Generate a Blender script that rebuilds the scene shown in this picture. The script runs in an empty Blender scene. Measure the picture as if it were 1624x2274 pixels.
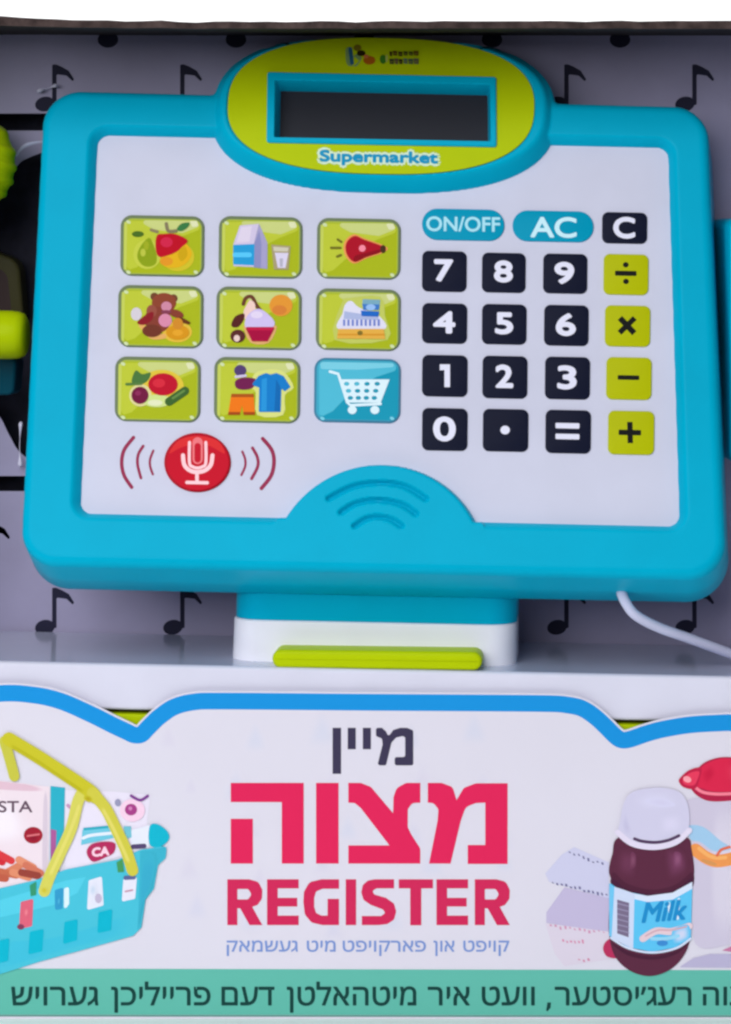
import bpy, math, random
import numpy as np
from mathutils import Vector
from mathutils.geometry import delaunay_2d_cdt

random.seed(4)
SC = bpy.context.scene
COL = SC.collection

# ------------------------------------------------------------------ units
# Everything is measured in "picture units" of the front card (1 unit = 0.139 mm)
S = 0.22 / 1580
D = 5900.0                 # distance from the lens to the front card
PX, PY = 1350.0, 517.0     # where the lens axis meets the card
ZT = 1745.0                # height of the lens axis above the table


def M3(p):
    return (p[0] * S, p[1] * S, (p[2] + ZT) * S)


# ------------------------------------------------------------------ camera
cam = bpy.data.cameras.new('camera')
cam_o = bpy.data.objects.new('camera', cam)
COL.objects.link(cam_o)
cam_o.location = M3((0, -D, 0))
cam_o.rotation_euler = (math.pi / 2, 0, 0)
cam.sensor_fit = 'AUTO'
cam.sensor_width = 36
cam.lens = 36 * D / 2274
cam.shift_x = (812 - PX) / 2274
cam.shift_y = (PY - 1137) / 2274
cam.clip_start = 0.01
cam.clip_end = 50
SC.camera = cam_o

# ------------------------------------------------------------------ world, lamps, exposure
wld = bpy.data.worlds.new('World')
SC.world = wld
wld.use_nodes = True
bg = wld.node_tree.nodes['Background']
bg.inputs[0].default_value = (0.90, 0.92, 1.0, 1)
bg.inputs[1].default_value = 0.2


def area(name, loc, target, size, power, color=(1, 1, 1), size_y=None):
    l = bpy.data.lights.new(name, 'AREA')
    l.energy = power
    l.color = color
    l.size = size
    if size_y:
        l.shape = 'RECTANGLE'
        l.size_y = size_y
    o = bpy.data.objects.new(name, l)
    COL.objects.link(o)
    o.location = loc
    o.rotation_euler = (Vector(target) - Vector(loc)).to_track_quat('-Z', 'Y').to_euler()
    return o


area('key_softbox', (-0.45, -1.02, 0.74), (-0.07, 0, 0.15), 1.0, 14.9, (1.0, 0.985, 1.0))
area('added_backdrop_light', (-0.1, 0.30, 1.1), (-0.1, 1.0, 0.35), 0.9, 17)  # lamp added out of view to turn the backdrop white

SC.view_settings.view_transform = 'Standard'
SC.view_settings.look = 'None'
SC.view_settings.exposure = 0
SC.view_settings.gamma = 1
SC.view_settings.use_curve_mapping = False
SC.cycles.filter_width = 2.5

# ------------------------------------------------------------------ materials


def lin(c):
    out = []
    for v in c:
        v = v / 255
        out.append(v / 12.92 if v <= 0.04045 else ((v + 0.055) / 1.055) ** 2.4)
    return out


MATS = {}


def mat(c, kind='print'):
    key = (tuple(c), kind)
    if key in MATS:
        return MATS[key]
    m = bpy.data.materials.new('%s_%02x%02x%02x' % ((kind,) + tuple(int(v) for v in c)))
    m.use_nodes = True
    nt = m.node_tree
    b = nt.nodes['Principled BSDF']
    L = lin(c)
    b.inputs['Base Color'].default_value = (*L, 1)
    rough, spec, bump, bscale, var = {
        'print': (0.5, 0.06, 0.0, 0, 0.0),
        'lining': (0.45, 0.25, 0.12, 160, 0.14),
        'paper': (0.48, 0.12, 0.02, 900, 0.015),
        'plastic': (0.30, 0.03, 0.03, 700, 0.03),
        'gloss': (0.32, 0.05, 0.01, 500, 0.02),
        'board': (0.75, 0.25, 0.25, 900, 0.30),
        'edge': (0.9, 0.1, 0.8, 420, 0.5),
        'shaded_top': (0.13, 0.65, 0.01, 500, 0.02),
        'screen': (0.45, 0.12, 0.0, 0, 0.0),
        'table': (0.5, 0.3, 0.02, 200, 0.02),
    }[kind]
    b.inputs['Roughness'].default_value = rough
    b.inputs['Specular IOR Level'].default_value = spec
    if var:
        tc = nt.nodes.new('ShaderNodeTexCoord')
        nz = nt.nodes.new('ShaderNodeTexNoise')
        nz.inputs['Scale'].default_value = {'edge': 260, 'board': 220, 'paper': 22, 'lining': 26}.get(kind, 60)
        nz.inputs['Detail'].default_value = 5
        nt.links.new(tc.outputs['Object'], nz.inputs['Vector'])
        rp = nt.nodes.new('ShaderNodeMapRange')
        rp.inputs['From Min'].default_value = 0.3
        rp.inputs['From Max'].default_value = 0.7
        rp.inputs['To Min'].default_value = 1 - var
        rp.inputs['To Max'].default_value = 1 + var * 0.6
        nt.links.new(nz.outputs['Fac'], rp.inputs['Value'])
        mx = nt.nodes.new('ShaderNodeVectorMath')
        mx.operation = 'SCALE'
        mx.inputs[0].default_value = L
        nt.links.new(rp.outputs['Result'], mx.inputs['Scale'])
        nt.links.new(mx.outputs['Vector'], b.inputs['Base Color'])
        if bump:
            n2 = nt.nodes.new('ShaderNodeTexNoise')
            n2.inputs['Scale'].default_value = bscale
            n2.inputs['Detail'].default_value = 3
            nt.links.new(tc.outputs['Object'], n2.inputs['Vector'])
            bp = nt.nodes.new('ShaderNodeBump')
            bp.inputs['Strength'].default_value = bump
            bp.inputs['Distance'].default_value = 0.0004
            nt.links.new(n2.outputs['Fac'], bp.inputs['Height'])
            nt.links.new(bp.outputs['Normal'], b.inputs['Normal'])
    MATS[key] = m
    return m


def ink():
    if 'ink' not in MATS:
        m = bpy.data.materials.new('feathered_ink')
        m.use_nodes = True
        nt = m.node_tree
        b = nt.nodes['Principled BSDF']
        b.inputs['Roughness'].default_value = 0.5
        b.inputs['Specular IOR Level'].default_value = 0.06
        at = nt.nodes.new('ShaderNodeAttribute')
        at.attribute_name = 'ink'
        nt.links.new(at.outputs['Color'], b.inputs['Base Color'])
        MATS['ink'] = m
    return MATS['ink']


CYAN = (0, 168, 202)
LIME = (178, 198, 8)
PANEL = (203, 206, 225)
NAVY = (21, 25, 45)
PAPER = (217, 214, 226)

# ------------------------------------------------------------------ object helpers
WLOC = {}


def tag(o, label=None, cat=None, kind=None, group=None):
    if label: o['label'] = label
    if cat: o['category'] = cat
    if kind: o['kind'] = kind
    if group: o['group'] = group
    return o


def empty(name, p, label, cat):
    o = bpy.data.objects.new(name, None)
    COL.objects.link(o)
    o.empty_display_size = 0.02
    o.location = M3(p)
    WLOC[o] = np.array(M3(p))
    return tag(o, label, cat)


def build(name, verts, faces, mats, idx=None, parent=None, smooth=False, sharp=None):
    v = np.asarray([M3(p) for p in verts]) if not isinstance(verts, np.ndarray) else \
        np.stack([verts[:, 0] * S, verts[:, 1] * S, (verts[:, 2] + ZT) * S], 1)
    c = (v.min(0) + v.max(0)) / 2
    me = bpy.data.meshes.new(name)
    me.from_pydata((v - c).tolist(), [], faces)
    if not isinstance(mats, (list, tuple)):
        mats = [mats]
    for m in mats:
        me.materials.append(m)
    if idx is not None:
        me.polygons.foreach_set('material_index', idx)
    if smooth:
        me.polygons.foreach_set('use_smooth', [True] * len(me.polygons))
    me.update()
    o = bpy.data.objects.new(name, me)
    COL.objects.link(o)
    if parent is not None:
        o.parent = parent
        o.location = c - WLOC[parent]
    else:
        o.location = c
    WLOC[o] = c
    if sharp:
        md = o.modifiers.new('edge', 'EDGE_SPLIT')
        md.split_angle = math.radians(sharp)
    return o


# ------------------------------------------------------------------ planes and measuring
class Plane:
    def __init__(s, O, U, V):
        s.O = np.array(O, float)
        s.U = np.array(U, float)
        s.V = np.array(V, float)
        s.N = np.cross(s.U, s.V)

    def at(s, x, y, w=0.0):
        d = np.array([x - PX, D, PY - y])
        C = np.array([0, -D, 0.0])
        t = (w + s.N @ (s.O - C)) / (s.N @ d)
        P = C + t * d - s.O
        return (P @ s.U, P @ s.V)

    def p(s, u, v, w=0.0):
        return s.O + u * s.U + v * s.V + w * s.N


def flat(Y):
    return Plane((0, Y, 0), (1, 0, 0), (0, 0, 1))


CARD = flat(0)
WALLY = 470
WALL = flat(WALLY)
ROLL = math.radians(1.2)
TILT = math.radians(19)


def rolled(Y, x, y, r=ROLL):
    u, v = flat(Y).at(x, y)
    return Plane((u, Y, v), (math.cos(r), 0, -math.sin(r)), (math.sin(r), 0, math.cos(r)))


_r = math.radians(1.27)
_u = np.array((math.cos(_r), 0, -math.sin(_r)))
_v0 = np.array((math.sin(_r), 0, math.cos(_r)))
_n0 = np.array((0, -1.0, 0))
_v = _v0 * math.cos(TILT) - _n0 * math.sin(TILT)
_o = flat(-25).at(845, 1155)
MON = Plane((_o[0], -25, _o[1]), _u, _v)      # floor of the white key panel


def zoom(x0, y0, s):
    return lambda x, y: (x0 + s * x, y0 + s * y)


ID = lambda x, y: (x, y)
ZF = zoom(255.6, 462, .1937)     # fruit and toy buttons
ZM = zoom(471.9, 462, .2663)     # milk, torch, cake, register buttons
ZV = zoom(235.9, 776.6, .4116)   # bottom button row and microphone
ZR = zoom(452.2, 1572.9, .4479)  # card title
ZK = zoom(0, 1572.9, .3082)      # printed basket
ZB = zoom(1130.5, 1572.9, .3082)  # printed bottle
ZL = zoom(727.5, 78.6, .14528)   # small logo
ZS = zoom(609.5, 1012.6, .30266)  # speaker
ZH = zoom(491.5, 59, .46)        # display head

# ------------------------------------------------------------------ 2-D shapes


def ell(cx, cy, rx, ry=None, rot=0, n=36):
    ry = rx if ry is None else ry
    c, s = math.cos(rot), math.sin(rot)
    out = []
    for i in range(n):
        a = 2 * math.pi * i / n
        x, y = rx * math.cos(a), ry * math.sin(a)
        out.append((cx + x * c - y * s, cy + x * s + y * c))
    return out


def sm(pts, k=6, closed=True):
    P = np.array(pts, float)
    n = len(P)
    out = []
    for i in range(n if closed else n - 1):
        g = (lambda j: P[j % n]) if closed else (lambda j: P[min(max(j, 0), n - 1)])
        a, b, c, d = g(i - 1), g(i), g(i + 1), g(i + 2)
        for t in np.arange(k) / k:
            out.append(tuple(0.5 * (2 * b + (c - a) * t + (2 * a - 5 * b + 4 * c - d) * t * t + (3 * b - a - 3 * c + d) * t ** 3)))
    if not closed:
        out.append(tuple(P[-1]))
    return out


def strk(pts, w, smooth=True, cap=True):
    P = np.array(sm(pts, 8, False) if smooth and len(pts) > 2 else pts, float)
    T = np.gradient(P, axis=0)
    T /= np.linalg.norm(T, axis=1)[:, None] + 1e-9
    Nn = np.stack([-T[:, 1], T[:, 0]], 1) * w / 2
    a = [tuple(q) for q in P + Nn]
    b = [tuple(q) for q in P - Nn]
    if cap:
        def arc(c, n0):
            ang = math.atan2(n0[1], n0[0])
            return [(c[0] + w / 2 * math.cos(ang - math.pi * k / 7), c[1] + w / 2 * math.sin(ang - math.pi * k / 7)) for k in range(1, 7)]
        return a + arc(P[-1], Nn[-1]) + b[::-1] + arc(P[0], -Nn[0])
    return a + b[::-1]


def rpoly(pts, r, n=7):
    P = [np.array(p, float) for p in pts]
    out = []
    m = len(P)
    rs = r if isinstance(r, (list, tuple)) else [r] * m
    for i in range(m):
        a, b, c = P[i - 1], P[i], P[(i + 1) % m]
        d1, d2 = (a - b), (c - b)
        l1, l2 = np.linalg.norm(d1), np.linalg.norm(d2)
        d1, d2 = d1 / l1, d2 / l2
        half = math.acos(max(-1, min(1, d1 @ d2))) / 2
        if rs[i] < 1e-6 or half > 1.55:
            out.append(tuple(b))
            continue
        t = min(rs[i] / math.tan(half), l1 * .49, l2 * .49)
        rr = t * math.tan(half)
        s, e = b + d1 * t, b + d2 * t
        cen = b + (d1 + d2) / np.linalg.norm(d1 + d2) * (rr / math.sin(half))
        a0 = math.atan2(*(s - cen)[::-1])
        a1 = math.atan2(*(e - cen)[::-1])
        da = (a1 - a0 + math.pi) % (2 * math.pi) - math.pi
        for k in range(n + 1):
            a_ = a0 + da * k / n
            out.append((cen[0] + rr * math.cos(a_), cen[1] + rr * math.sin(a_)))
    return out


def box4(x0, y0, x1, y1, k=.021):
    dy = (x1 - x0) * k / 2
    dx = (y1 - y0) * k / 2
    return [(x0 + dx, y0 - 0), (x1, y0 + 2 * dy), (x1 - dx, y1), (x0, y1 - 2 * dy)]


_TX = {}


def text_mesh(s, shear=0.0):
    key = (s, shear)
    if key not in _TX:
        c = bpy.data.curves.new('t', 'FONT')
        c.body = s
        c.shear = shear
        c.resolution_u = 6
        c.fill_mode = 'NONE'
        o = bpy.data.objects.new('t', c)
        COL.objects.link(o)
        me = bpy.data.meshes.new_from_object(o.evaluated_get(bpy.context.evaluated_depsgraph_get()))
        nb = {}
        for e in me.edges:
            i, j = e.vertices
            nb.setdefault(i, []).append(j)
            nb.setdefault(j, []).append(i)
        seen, loops = set(), []
        for i in nb:
            if i in seen: continue
            lp, k = [], i
            while k is not None:
                seen.add(k)
                lp.append(tuple(me.vertices[k].co[:2]))
                k = next((m for m in nb[k] if m not in seen), None)
            loops.append(lp)
        V, F = fill(loops)
        bpy.data.objects.remove(o)
        bpy.data.curves.remove(c)
        bpy.data.meshes.remove(me)
        _TX[key] = (np.array(V), F)
    return _TX[key]


def fill(loops):
    """triangles inside closed 2-D loops, holes left open"""
    P, Ed = [], []
    for lp in loops:
        b, n = len(P), len(lp)
        P += [Vector((q[0], q[1])) for q in lp]
        Ed += [(b + i, b + (i + 1) % n) for i in range(n)]
    v, _, f, *_r = delaunay_2d_cdt(P, Ed, [], 1, 1e-6)
    A = np.array([(q.x, q.y) for q in v])
    T = np.array([tuple(q) for q in f])
    c = A[T].mean(1)
    inside = np.zeros(len(c), bool)
    for lp in loops:
        L = np.array(lp, float)
        for (ax, ay), (bx, by) in zip(L, np.roll(L, -1, 0)):
            m = (ay > c[:, 1]) != (by > c[:, 1])
            if m.any():
                inside ^= m & (c[:, 0] < (bx - ax) * (c[:, 1] - ay) / (by - ay if by != ay else 1) + ax)
    out = []
    for t in T[inside].tolist():
        a, b, c = (v[k] for k in t)
        out.append(tuple(t) if (b - a).cross(c - a) > 0 else tuple(t[::-1]))
    return [(q.x, q.y) for q in v], out


class Art:
    """flat printed shapes in thin layers on a plane"""

    def __init__(s, plane, w, z=ID, step=0.09):
        s.pl, s.w, s.z, s.step = plane, w, z, step
        s.V, s.F, s.I, s.M, s.C = [], [], [], [], {}

    def mi(s, c, kind='print'):
        m = mat(c, kind)
        if m not in s.M:
            s.M.append(m)
        return s.M.index(m)

    def poly(s, c, pts, *holes, z=None, kind='print', lift=True):
        z = z or s.z
        if lift:
            s.w += s.step
        V2, T = fill([[s.pl.at(*z(*q), s.w) for q in lp] for lp in (pts,) + holes])
        b = len(s.V)
        s.V += [s.pl.p(*q, s.w) for q in V2]
        i = s.mi(c, kind)
        s.F += [tuple(b + k for k in t) for t in T]
        s.I += [i] * len(T)
        return s

    def soft(s, c, under, pts, f, strength=1.0, z=None, k=4):
        """printed patch of colour whose edge fades out over f"""
        z = z or s.z
        s.w += s.step
        ring = np.array(sm(pts, 5))
        cen = ring.mean(0)
        m = ink()
        if m not in s.M: s.M.append(m)
        i = s.M.index(m)
        b = len(s.V)
        n = len(ring)
        rad = np.linalg.norm(ring - cen, axis=1).mean()
        L, U = np.array(lin(c)), np.array(lin(under))
        for q in range(k + 1):
            t = q / k
            al = strength * t * t * (3 - 2 * t)
            R = cen + (ring - cen) * (1 - min(f / rad, .92) * t)
            for xy in R:
                s.C[len(s.V)] = (*(U + (L - U) * al), 1)
                s.V.append(s.pl.p(*s.pl.at(*z(*xy), s.w), s.w))
        s.C[len(s.V)] = (*(U + (L - U) * strength), 1)
        s.V.append(s.pl.p(*s.pl.at(*z(*cen), s.w), s.w))
        for q in range(k):
            for j in range(n):
                a, d = b + q * n + j, b + q * n + (j + 1) % n
                s.F.append((a, d, d + n, a + n)); s.I.append(i)
        for j in range(n):
            s.F.append((b + k * n + j, b + k * n + (j + 1) % n, b + (k + 1) * n)); s.I.append(i)
        return s

    def text(s, c, body, x0, x1, base, top, ref='H', slope=0.0, shear=0.0, z=None, lift=True, fat=0.0):
        if fat:
            s.w += s.step
            n = 8
            for k in range(n):
                dx, dy = fat * math.cos(2 * math.pi * k / n), fat * math.sin(2 * math.pi * k / n)
                s.w += .012
                s.text(c, body, x0 + fat + dx, x1 - fat + dx, base - fat + dy, top + fat + dy, ref, slope, shear, z, False)
            return s
        z = z or s.z
        if lift:
            s.w += s.step
        V, F = text_mesh(body, shear)
        R, _ = text_mesh(ref)
        xa, xb = V[:, 0].min(), V[:, 0].max()
        h = R[:, 1].max()
        b = len(s.V)
        for q in V:
            x = x0 + (q[0] - xa) / (xb - xa) * (x1 - x0)
            y = base + q[1] / h * (top - base) + slope * (x - x0)
            s.V.append(s.pl.p(*s.pl.at(*z(x, y), s.w), s.w))
        i = s.mi(c)
        s.F += [tuple(b + k for k in f) for f in F]
        s.I += [i] * len(F)
        return s

    def build(s, name, parent):
        o = build(name, s.V, s.F, s.M, s.I, parent)
        if s.C:
            col = o.data.color_attributes.new('ink', 'FLOAT_COLOR', 'POINT')
            for k, c in s.C.items():
                col.data[k].color = c
        return o


def ring_loft(rings, cap0=True, cap1=True):
    """rings: lists of 3-D points of equal length"""
    V, F = [], []
    n = len(rings[0])
    for r in rings:
        V += list(r)
    for k in range(len(rings) - 1):
        for i in range(n):
            j = (i + 1) % n
            F.append((k * n + i, k * n + j, (k + 1) * n + j, (k + 1) * n + i))
    if cap0: F.append(tuple(range(n))[::-1])
    if cap1: F.append(tuple((len(rings) - 1) * n + i for i in range(n)))
    return V, F


def inset(pts, d):
    P = np.array(pts, float)
    A = np.roll(P, 1, 0)
    B = np.roll(P, -1, 0)
    T = B - A
    T /= np.linalg.norm(T, axis=1)[:, None] + 1e-9
    area2 = np.sum(P[:, 0] * B[:, 1] - B[:, 0] * P[:, 1])
    Nn = np.stack([-T[:, 1], T[:, 0]], 1) * (1 if area2 > 0 else -1)
    return P + Nn * d


def ccw(uv):
    P = np.array(uv, float)
    B = np.roll(P, -1, 0)
    return P if np.sum(P[:, 0] * B[:, 1] - B[:, 0] * P[:, 1]) > 0 else P[::-1]


def prism(name, plane, px, w0, w1, bev, m, parent, z=ID, n=4, in_uv=False):
    """rounded button: outline in the picture measured at its top face"""
    uv = ccw(px if in_uv else [plane.at(*z(*q), w1) for q in px])
    rings = [[plane.p(*q, w0) for q in uv]]
    for k in range(n + 1):
        a = math.pi / 2 * k / n
        P = inset(uv, bev * (1 - math.cos(a)))
        rings.append([plane.p(*q, w1 - bev + bev * math.sin(a)) for q in P])
    V, F = ring_loft(rings)
    return build(name, V, F, m, None, parent, smooth=True, sharp=40)


# ------------------------------------------------------------------ setting
def slab(name, x0, x1, y0, y1, z0, z1, m, parent=None, kind=None, bev=0):
    V = [(x, y, z) for x in (x0, x1) for y in (y0, y1) for z in (z0, z1)]
    F = [(0, 1, 3, 2), (4, 6, 7, 5), (0, 4, 5, 1), (2, 3, 7, 6), (0, 2, 6, 4), (1, 5, 7, 3)]
    o = build(name, V, F, m, None, parent)
    if bev:
        md = o.modifiers.new('bevel', 'BEVEL')
        md.width = bev * S
        md.segments = 3
    if kind: tag(o, kind=kind)
    return o


slab('tabletop', -6000, 6000, -1900, 9000, -ZT - 60, -ZT, mat((244, 248, 248), 'table'), kind='structure')
slab('backdrop', -12000, 12000, 8200, 8300, -ZT + 2, 9000, mat((250, 250, 250), 'table'), kind='structure')

# ------------------------------------------------------------------ the display box
BX0, BX1 = -1350 - 330, 640          # inside left and right of the box
BACKY = 640
BOX = empty('display_box', (-500, 300, -ZT), 'open fronted cardboard toy box with music note lining and printed front card', 'box')
brown = mat((84, 68, 62), 'board')
ZC0 = 517 - 61                        # ceiling at the front
ZC1 = (517 - 75) * (D + WALLY) / D
# top panel, its cut front edge slightly wavy
N = 60
V, F = [], []
for i in range(N + 1):
    x = BX0 - 20 + (BX1 - BX0 + 40) * i / N
    px = x + PX
    top = np.interp(px, [-300, 0, 100, 230, 500, 812, 1200, 1624, 1960], [31, 36, 41, 46, 48.5, 47, 47, 45.5, 44])
    bot = np.interp(px, [-300, 0, 230, 500, 812, 1200, 1624, 1960], [55, 57, 62, 63.5, 63, 63, 64, 64])
    wob = 1.0 * math.sin(px * .11) + .8 * math.sin(px * .037 + 1) + random.uniform(-.9, .9)
    ts = (D + BACKY) / D
    V += [(x, 0, 517 - bot + wob * .5), (x, 0, 517 - top + wob), (x, BACKY, ZC1 + 18 + 3), (x, BACKY, ZC1 + 3)]
for i in range(N):
    a = i * 4
    b = a + 4
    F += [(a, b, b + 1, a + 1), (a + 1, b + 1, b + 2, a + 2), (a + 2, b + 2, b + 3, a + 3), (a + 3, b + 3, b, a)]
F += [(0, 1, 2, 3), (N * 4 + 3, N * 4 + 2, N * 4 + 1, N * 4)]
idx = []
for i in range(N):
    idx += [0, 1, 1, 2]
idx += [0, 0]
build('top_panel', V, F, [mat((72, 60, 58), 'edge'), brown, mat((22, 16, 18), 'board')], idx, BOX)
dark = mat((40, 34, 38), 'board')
slab('side_panel', BX0 - 20, BX0, 3, BACKY - 1, -ZT + 20, ZC0 - 24, mat((176, 174, 190), 'board'), BOX)
slab('side_panel', BX1, BX1 + 20, 3, BACKY - 1, -ZT + 20, ZC0 - 24, mat((176, 174, 190), 'board'), BOX)
slab('rear_panel', BX0 - 20, BX1 + 20, BACKY, BACKY + 18, -ZT + 20, ZC1 + 1, mat((40, 40, 56), 'board'), BOX)
slab('bottom_panel', BX0 - 20, BX1 + 20, 6, BACKY, -ZT + 1, -ZT + 19, brown, BOX)

# printed lining with its cut openings
WALLMAT = mat((160, 156, 186), 'lining')


def wl(x, y):
    return WALL.at(x, y)


outer = [(BX0 + 1, -ZT + 21), (BX1 - 1, -ZT + 21), (BX1 - 1, ZC1 - 2), (BX0 + 1, ZC1 - 2)]
hole_a = [wl(*q) for q in sm([(0, 432), (22, 394), (42, 363), (66, 349), (95, 338), (140, 318), (230, 330), (300, 420), (320, 640), (290, 860), (200, 1000), (110, 1040), (48, 1008), (20, 965), (-4, 922), (-60, 880), (-140, 820), (-190, 680), (-150, 560), (-60, 490)], 5)]
hole_b = [wl(*q) for q in [(-240, 252), (240, 252), (240, 290), (-240, 290)]]
hole_c = [wl(*q) for q in [(-240, 1057), (240, 1057), (240, 1091), (-240, 1091)]]
V2, T = fill([outer, hole_a, hole_b, hole_c])
n = len(V2)
V = [WALL.p(*q, 0) for q in V2] + [WALL.p(*q, -7) for q in V2]
F = [tuple(q) for q in T] + [tuple(n + k for k in q[::-1]) for q in T]
for lp in (hole_a, hole_b, hole_c):
    b, n = len(V), len(lp)
    V += [WALL.p(*q, -.01) for q in lp] + [WALL.p(*q, -6.99) for q in lp]
    F += [(b + i, b + (i + 1) % n, b + n + (i + 1) % n, b + n + i) for i in range(n)]
LINING = build('printed_lining', V, F, WALLMAT, None, BOX)

NOTE = (40, 40, 60)


def note(x, y, head_only=False):
    art = Art(WALL, 0.2)
    if head_only:
        art.poly(NOTE, ell(x - 22, y + 90, 23, 18, 0, 24))
    else:
        art.poly(NOTE, rpoly([(x - 4, y), (x + 5, y), (x + 17, y + 5), (x + 33, y + 14), (x + 45, y + 33), (x + 42, y + 38), (x + 28, y + 25), (x + 6, y + 22), (x + 6, y + 90), (x - 4, y + 90)], 3, 3))
        art.poly(NOTE, ell(x - 20, y + 88, 22, 16.5, -.2, 24))
    art.build('printed_note', LINING)


for k in range(5):
    for i in range(-1, 7):
        if not (i < 2 and 0 < k < 4):
            note(120 + 284.3 * i, 143 + 290.5 * k)
        if not (i < 1 and 0 < k < 4) and k > 0 and i < 6:
            note(262 + 284.3 * i, -2 + 290.5 * k)
note(262 - 284.3, -2 + 290.5 * 4)
for i in range(-1, 6):
    note(262 + 284.3 * i, -2, True)

# ------------------------------------------------------------------ front card
edge_c = sm([(-350, 1640), (-250, 1600), (-120, 1556), (0, 1540), (75, 1543.5), (135, 1557), (200, 1585), (250, 1610)], 8, False)[:-1] + \
    sm([(250, 1610), (280, 1624), (298, 1632), (314, 1631), (328, 1617), (350, 1595)], 6, False)[:-1] + \
    sm([(350, 1595), (385, 1571), (430, 1559), (500, 1557), (812, 1559.5), (1180, 1562), (1250, 1564)], 8, False)[:-1] + \
    sm([(1250, 1564), (1290, 1572), (1322, 1592), (1350, 1618)], 6, False)[:-1] + \
    sm([(1350, 1618), (1366, 1634), (1380, 1643), (1398, 1642), (1430, 1631)], 6, False)[:-1] + \
    sm([(1430, 1631), (1470, 1620), (1530, 1610), (1590, 1606), (1640, 1606), (1760, 1618), (1860, 1650), (1950, 1690)], 8, False)
E_ = np.array(edge_c)
T_ = np.gradient(E_, axis=0)
T_ /= np.linalg.norm(T_, axis=1)[:, None]
N_ = np.stack([T_[:, 1], -T_[:, 0]], 1)       # towards the top of the picture
BW = 18.5
topline = E_ + N_ * (BW + 4)
YB = 2262


def dedupe_x(P):
    out = [P[0]]
    for q in P[1:]:
        if q[0] > out[-1][0] + .5: out.append(q)
    return out


topline = dedupe_x([tuple(q) for q in topline])
card_px = [(-350, YB), (1950, YB)] + topline[::-1]
uv = ccw([CARD.at(*q, 0) for q in card_px])
V2, T = fill([uv])
n = len(V2)
V = [CARD.p(*q, 0) for q in V2] + [CARD.p(*q, -4) for q in V2]
F = [tuple(q) for q in T] + [tuple(n + k for k in q[::-1]) for q in T]
b = len(V)
n = len(uv)
V += [CARD.p(*q, -.01) for q in uv] + [CARD.p(*q, -3.99) for q in uv]
F += [(b + i, b + n + i, b + n + (i + 1) % n, b + (i + 1) % n) for i in range(n)]
cardm = mat(PAPER, 'paper')
CARDO = build('front_card', V, F, cardm, None, BOX)

a = Art(CARD, 0.2)
up = dedupe_x([tuple(q) for q in E_ + N_ * BW])
dn = dedupe_x([tuple(q) for q in E_ - N_ * BW])
a.poly((26, 144, 216), up + dn[::-1])
a.build('blue_trim', CARDO)

# faint printed motif on the paper
a = Art(CARD, 0.05, step=.012)
rs = random.Random(3)
for i in range(24):
    x, y = 400 + 170 * (i % 5) + rs.uniform(-50, 50), 1640 + 100 * (i // 5) + rs.uniform(-25, 25)
    r = rs.uniform(26, 52)
    pts = [(x + r * .8 * math.cos(k * 2.0944 - 1.57), y + r * 1.1 * math.sin(k * 2.0944 - 1.57)) for k in range(3)]
    a.soft(rs.choice([(209, 208, 225), (208, 210, 226), (212, 208, 223)]), PAPER, pts, r * .9, .8)
a.build('pale_motif', CARDO)

BAN = 2152
a = Art(CARD, 0.2)
a.poly((97, 184, 167), [(-345, BAN - 2), (1945, BAN + 3), (1945, 2255), (-345, 2253)])
a.poly((82, 140, 130), [(-345, 2253.5), (1945, 2255.5), (1945, 2259), (-345, 2257)])
a.build('green_banner', CARDO)


def heb(s):
    return s[::-1]


a = Art(CARD, .5)
BT = (24, 66, 62)
for word, x0, x1 in (('גערויש', 25, 219), ('פרייליכן', 247, 468), ('דעם', 492, 610), ('מיטהאלטן', 637, 925), ('איר', 950, 1044),
                     ('וועט', 1070, 1188), ('רעג׳יסטער', 1232, 1536), ('מצוה', 1561, 1700)):
    a.w = .5
    a.text(BT, heb(word), x0, x1, 2233, 2191, ref='ם', fat=1.0)
a.w = .5
a.poly(BT, [(1216, 2226), (1224, 2226), (1223, 2238), (1216, 2246), (1213, 2244)])
a.build('banner_lettering', CARDO)

a = Art(CARD, .5, ZR)
TD = (62, 57, 82)
a.poly(TD, rpoly([(855, 97), (885, 97), (905, 115), (917, 142), (940, 108), (975, 97), (1010, 97), (1040, 110), (1040, 283), (948, 283), (948, 242), (1000, 242), (1000, 142), (985, 138), (955, 145), (932, 170), (905, 283), (862, 283), (888, 180), (885, 150), (855, 138)], 10, 3))
for x in (790, 715):
    a.poly(TD, [(x, 97), (x + 40, 97), (x + 40, 203), (x, 203)], lift=False)
a.poly(TD, [(640, 97), (682, 97), (682, 325), (640, 325)], lift=False)
a.build('title_lettering', CARDO)

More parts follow.
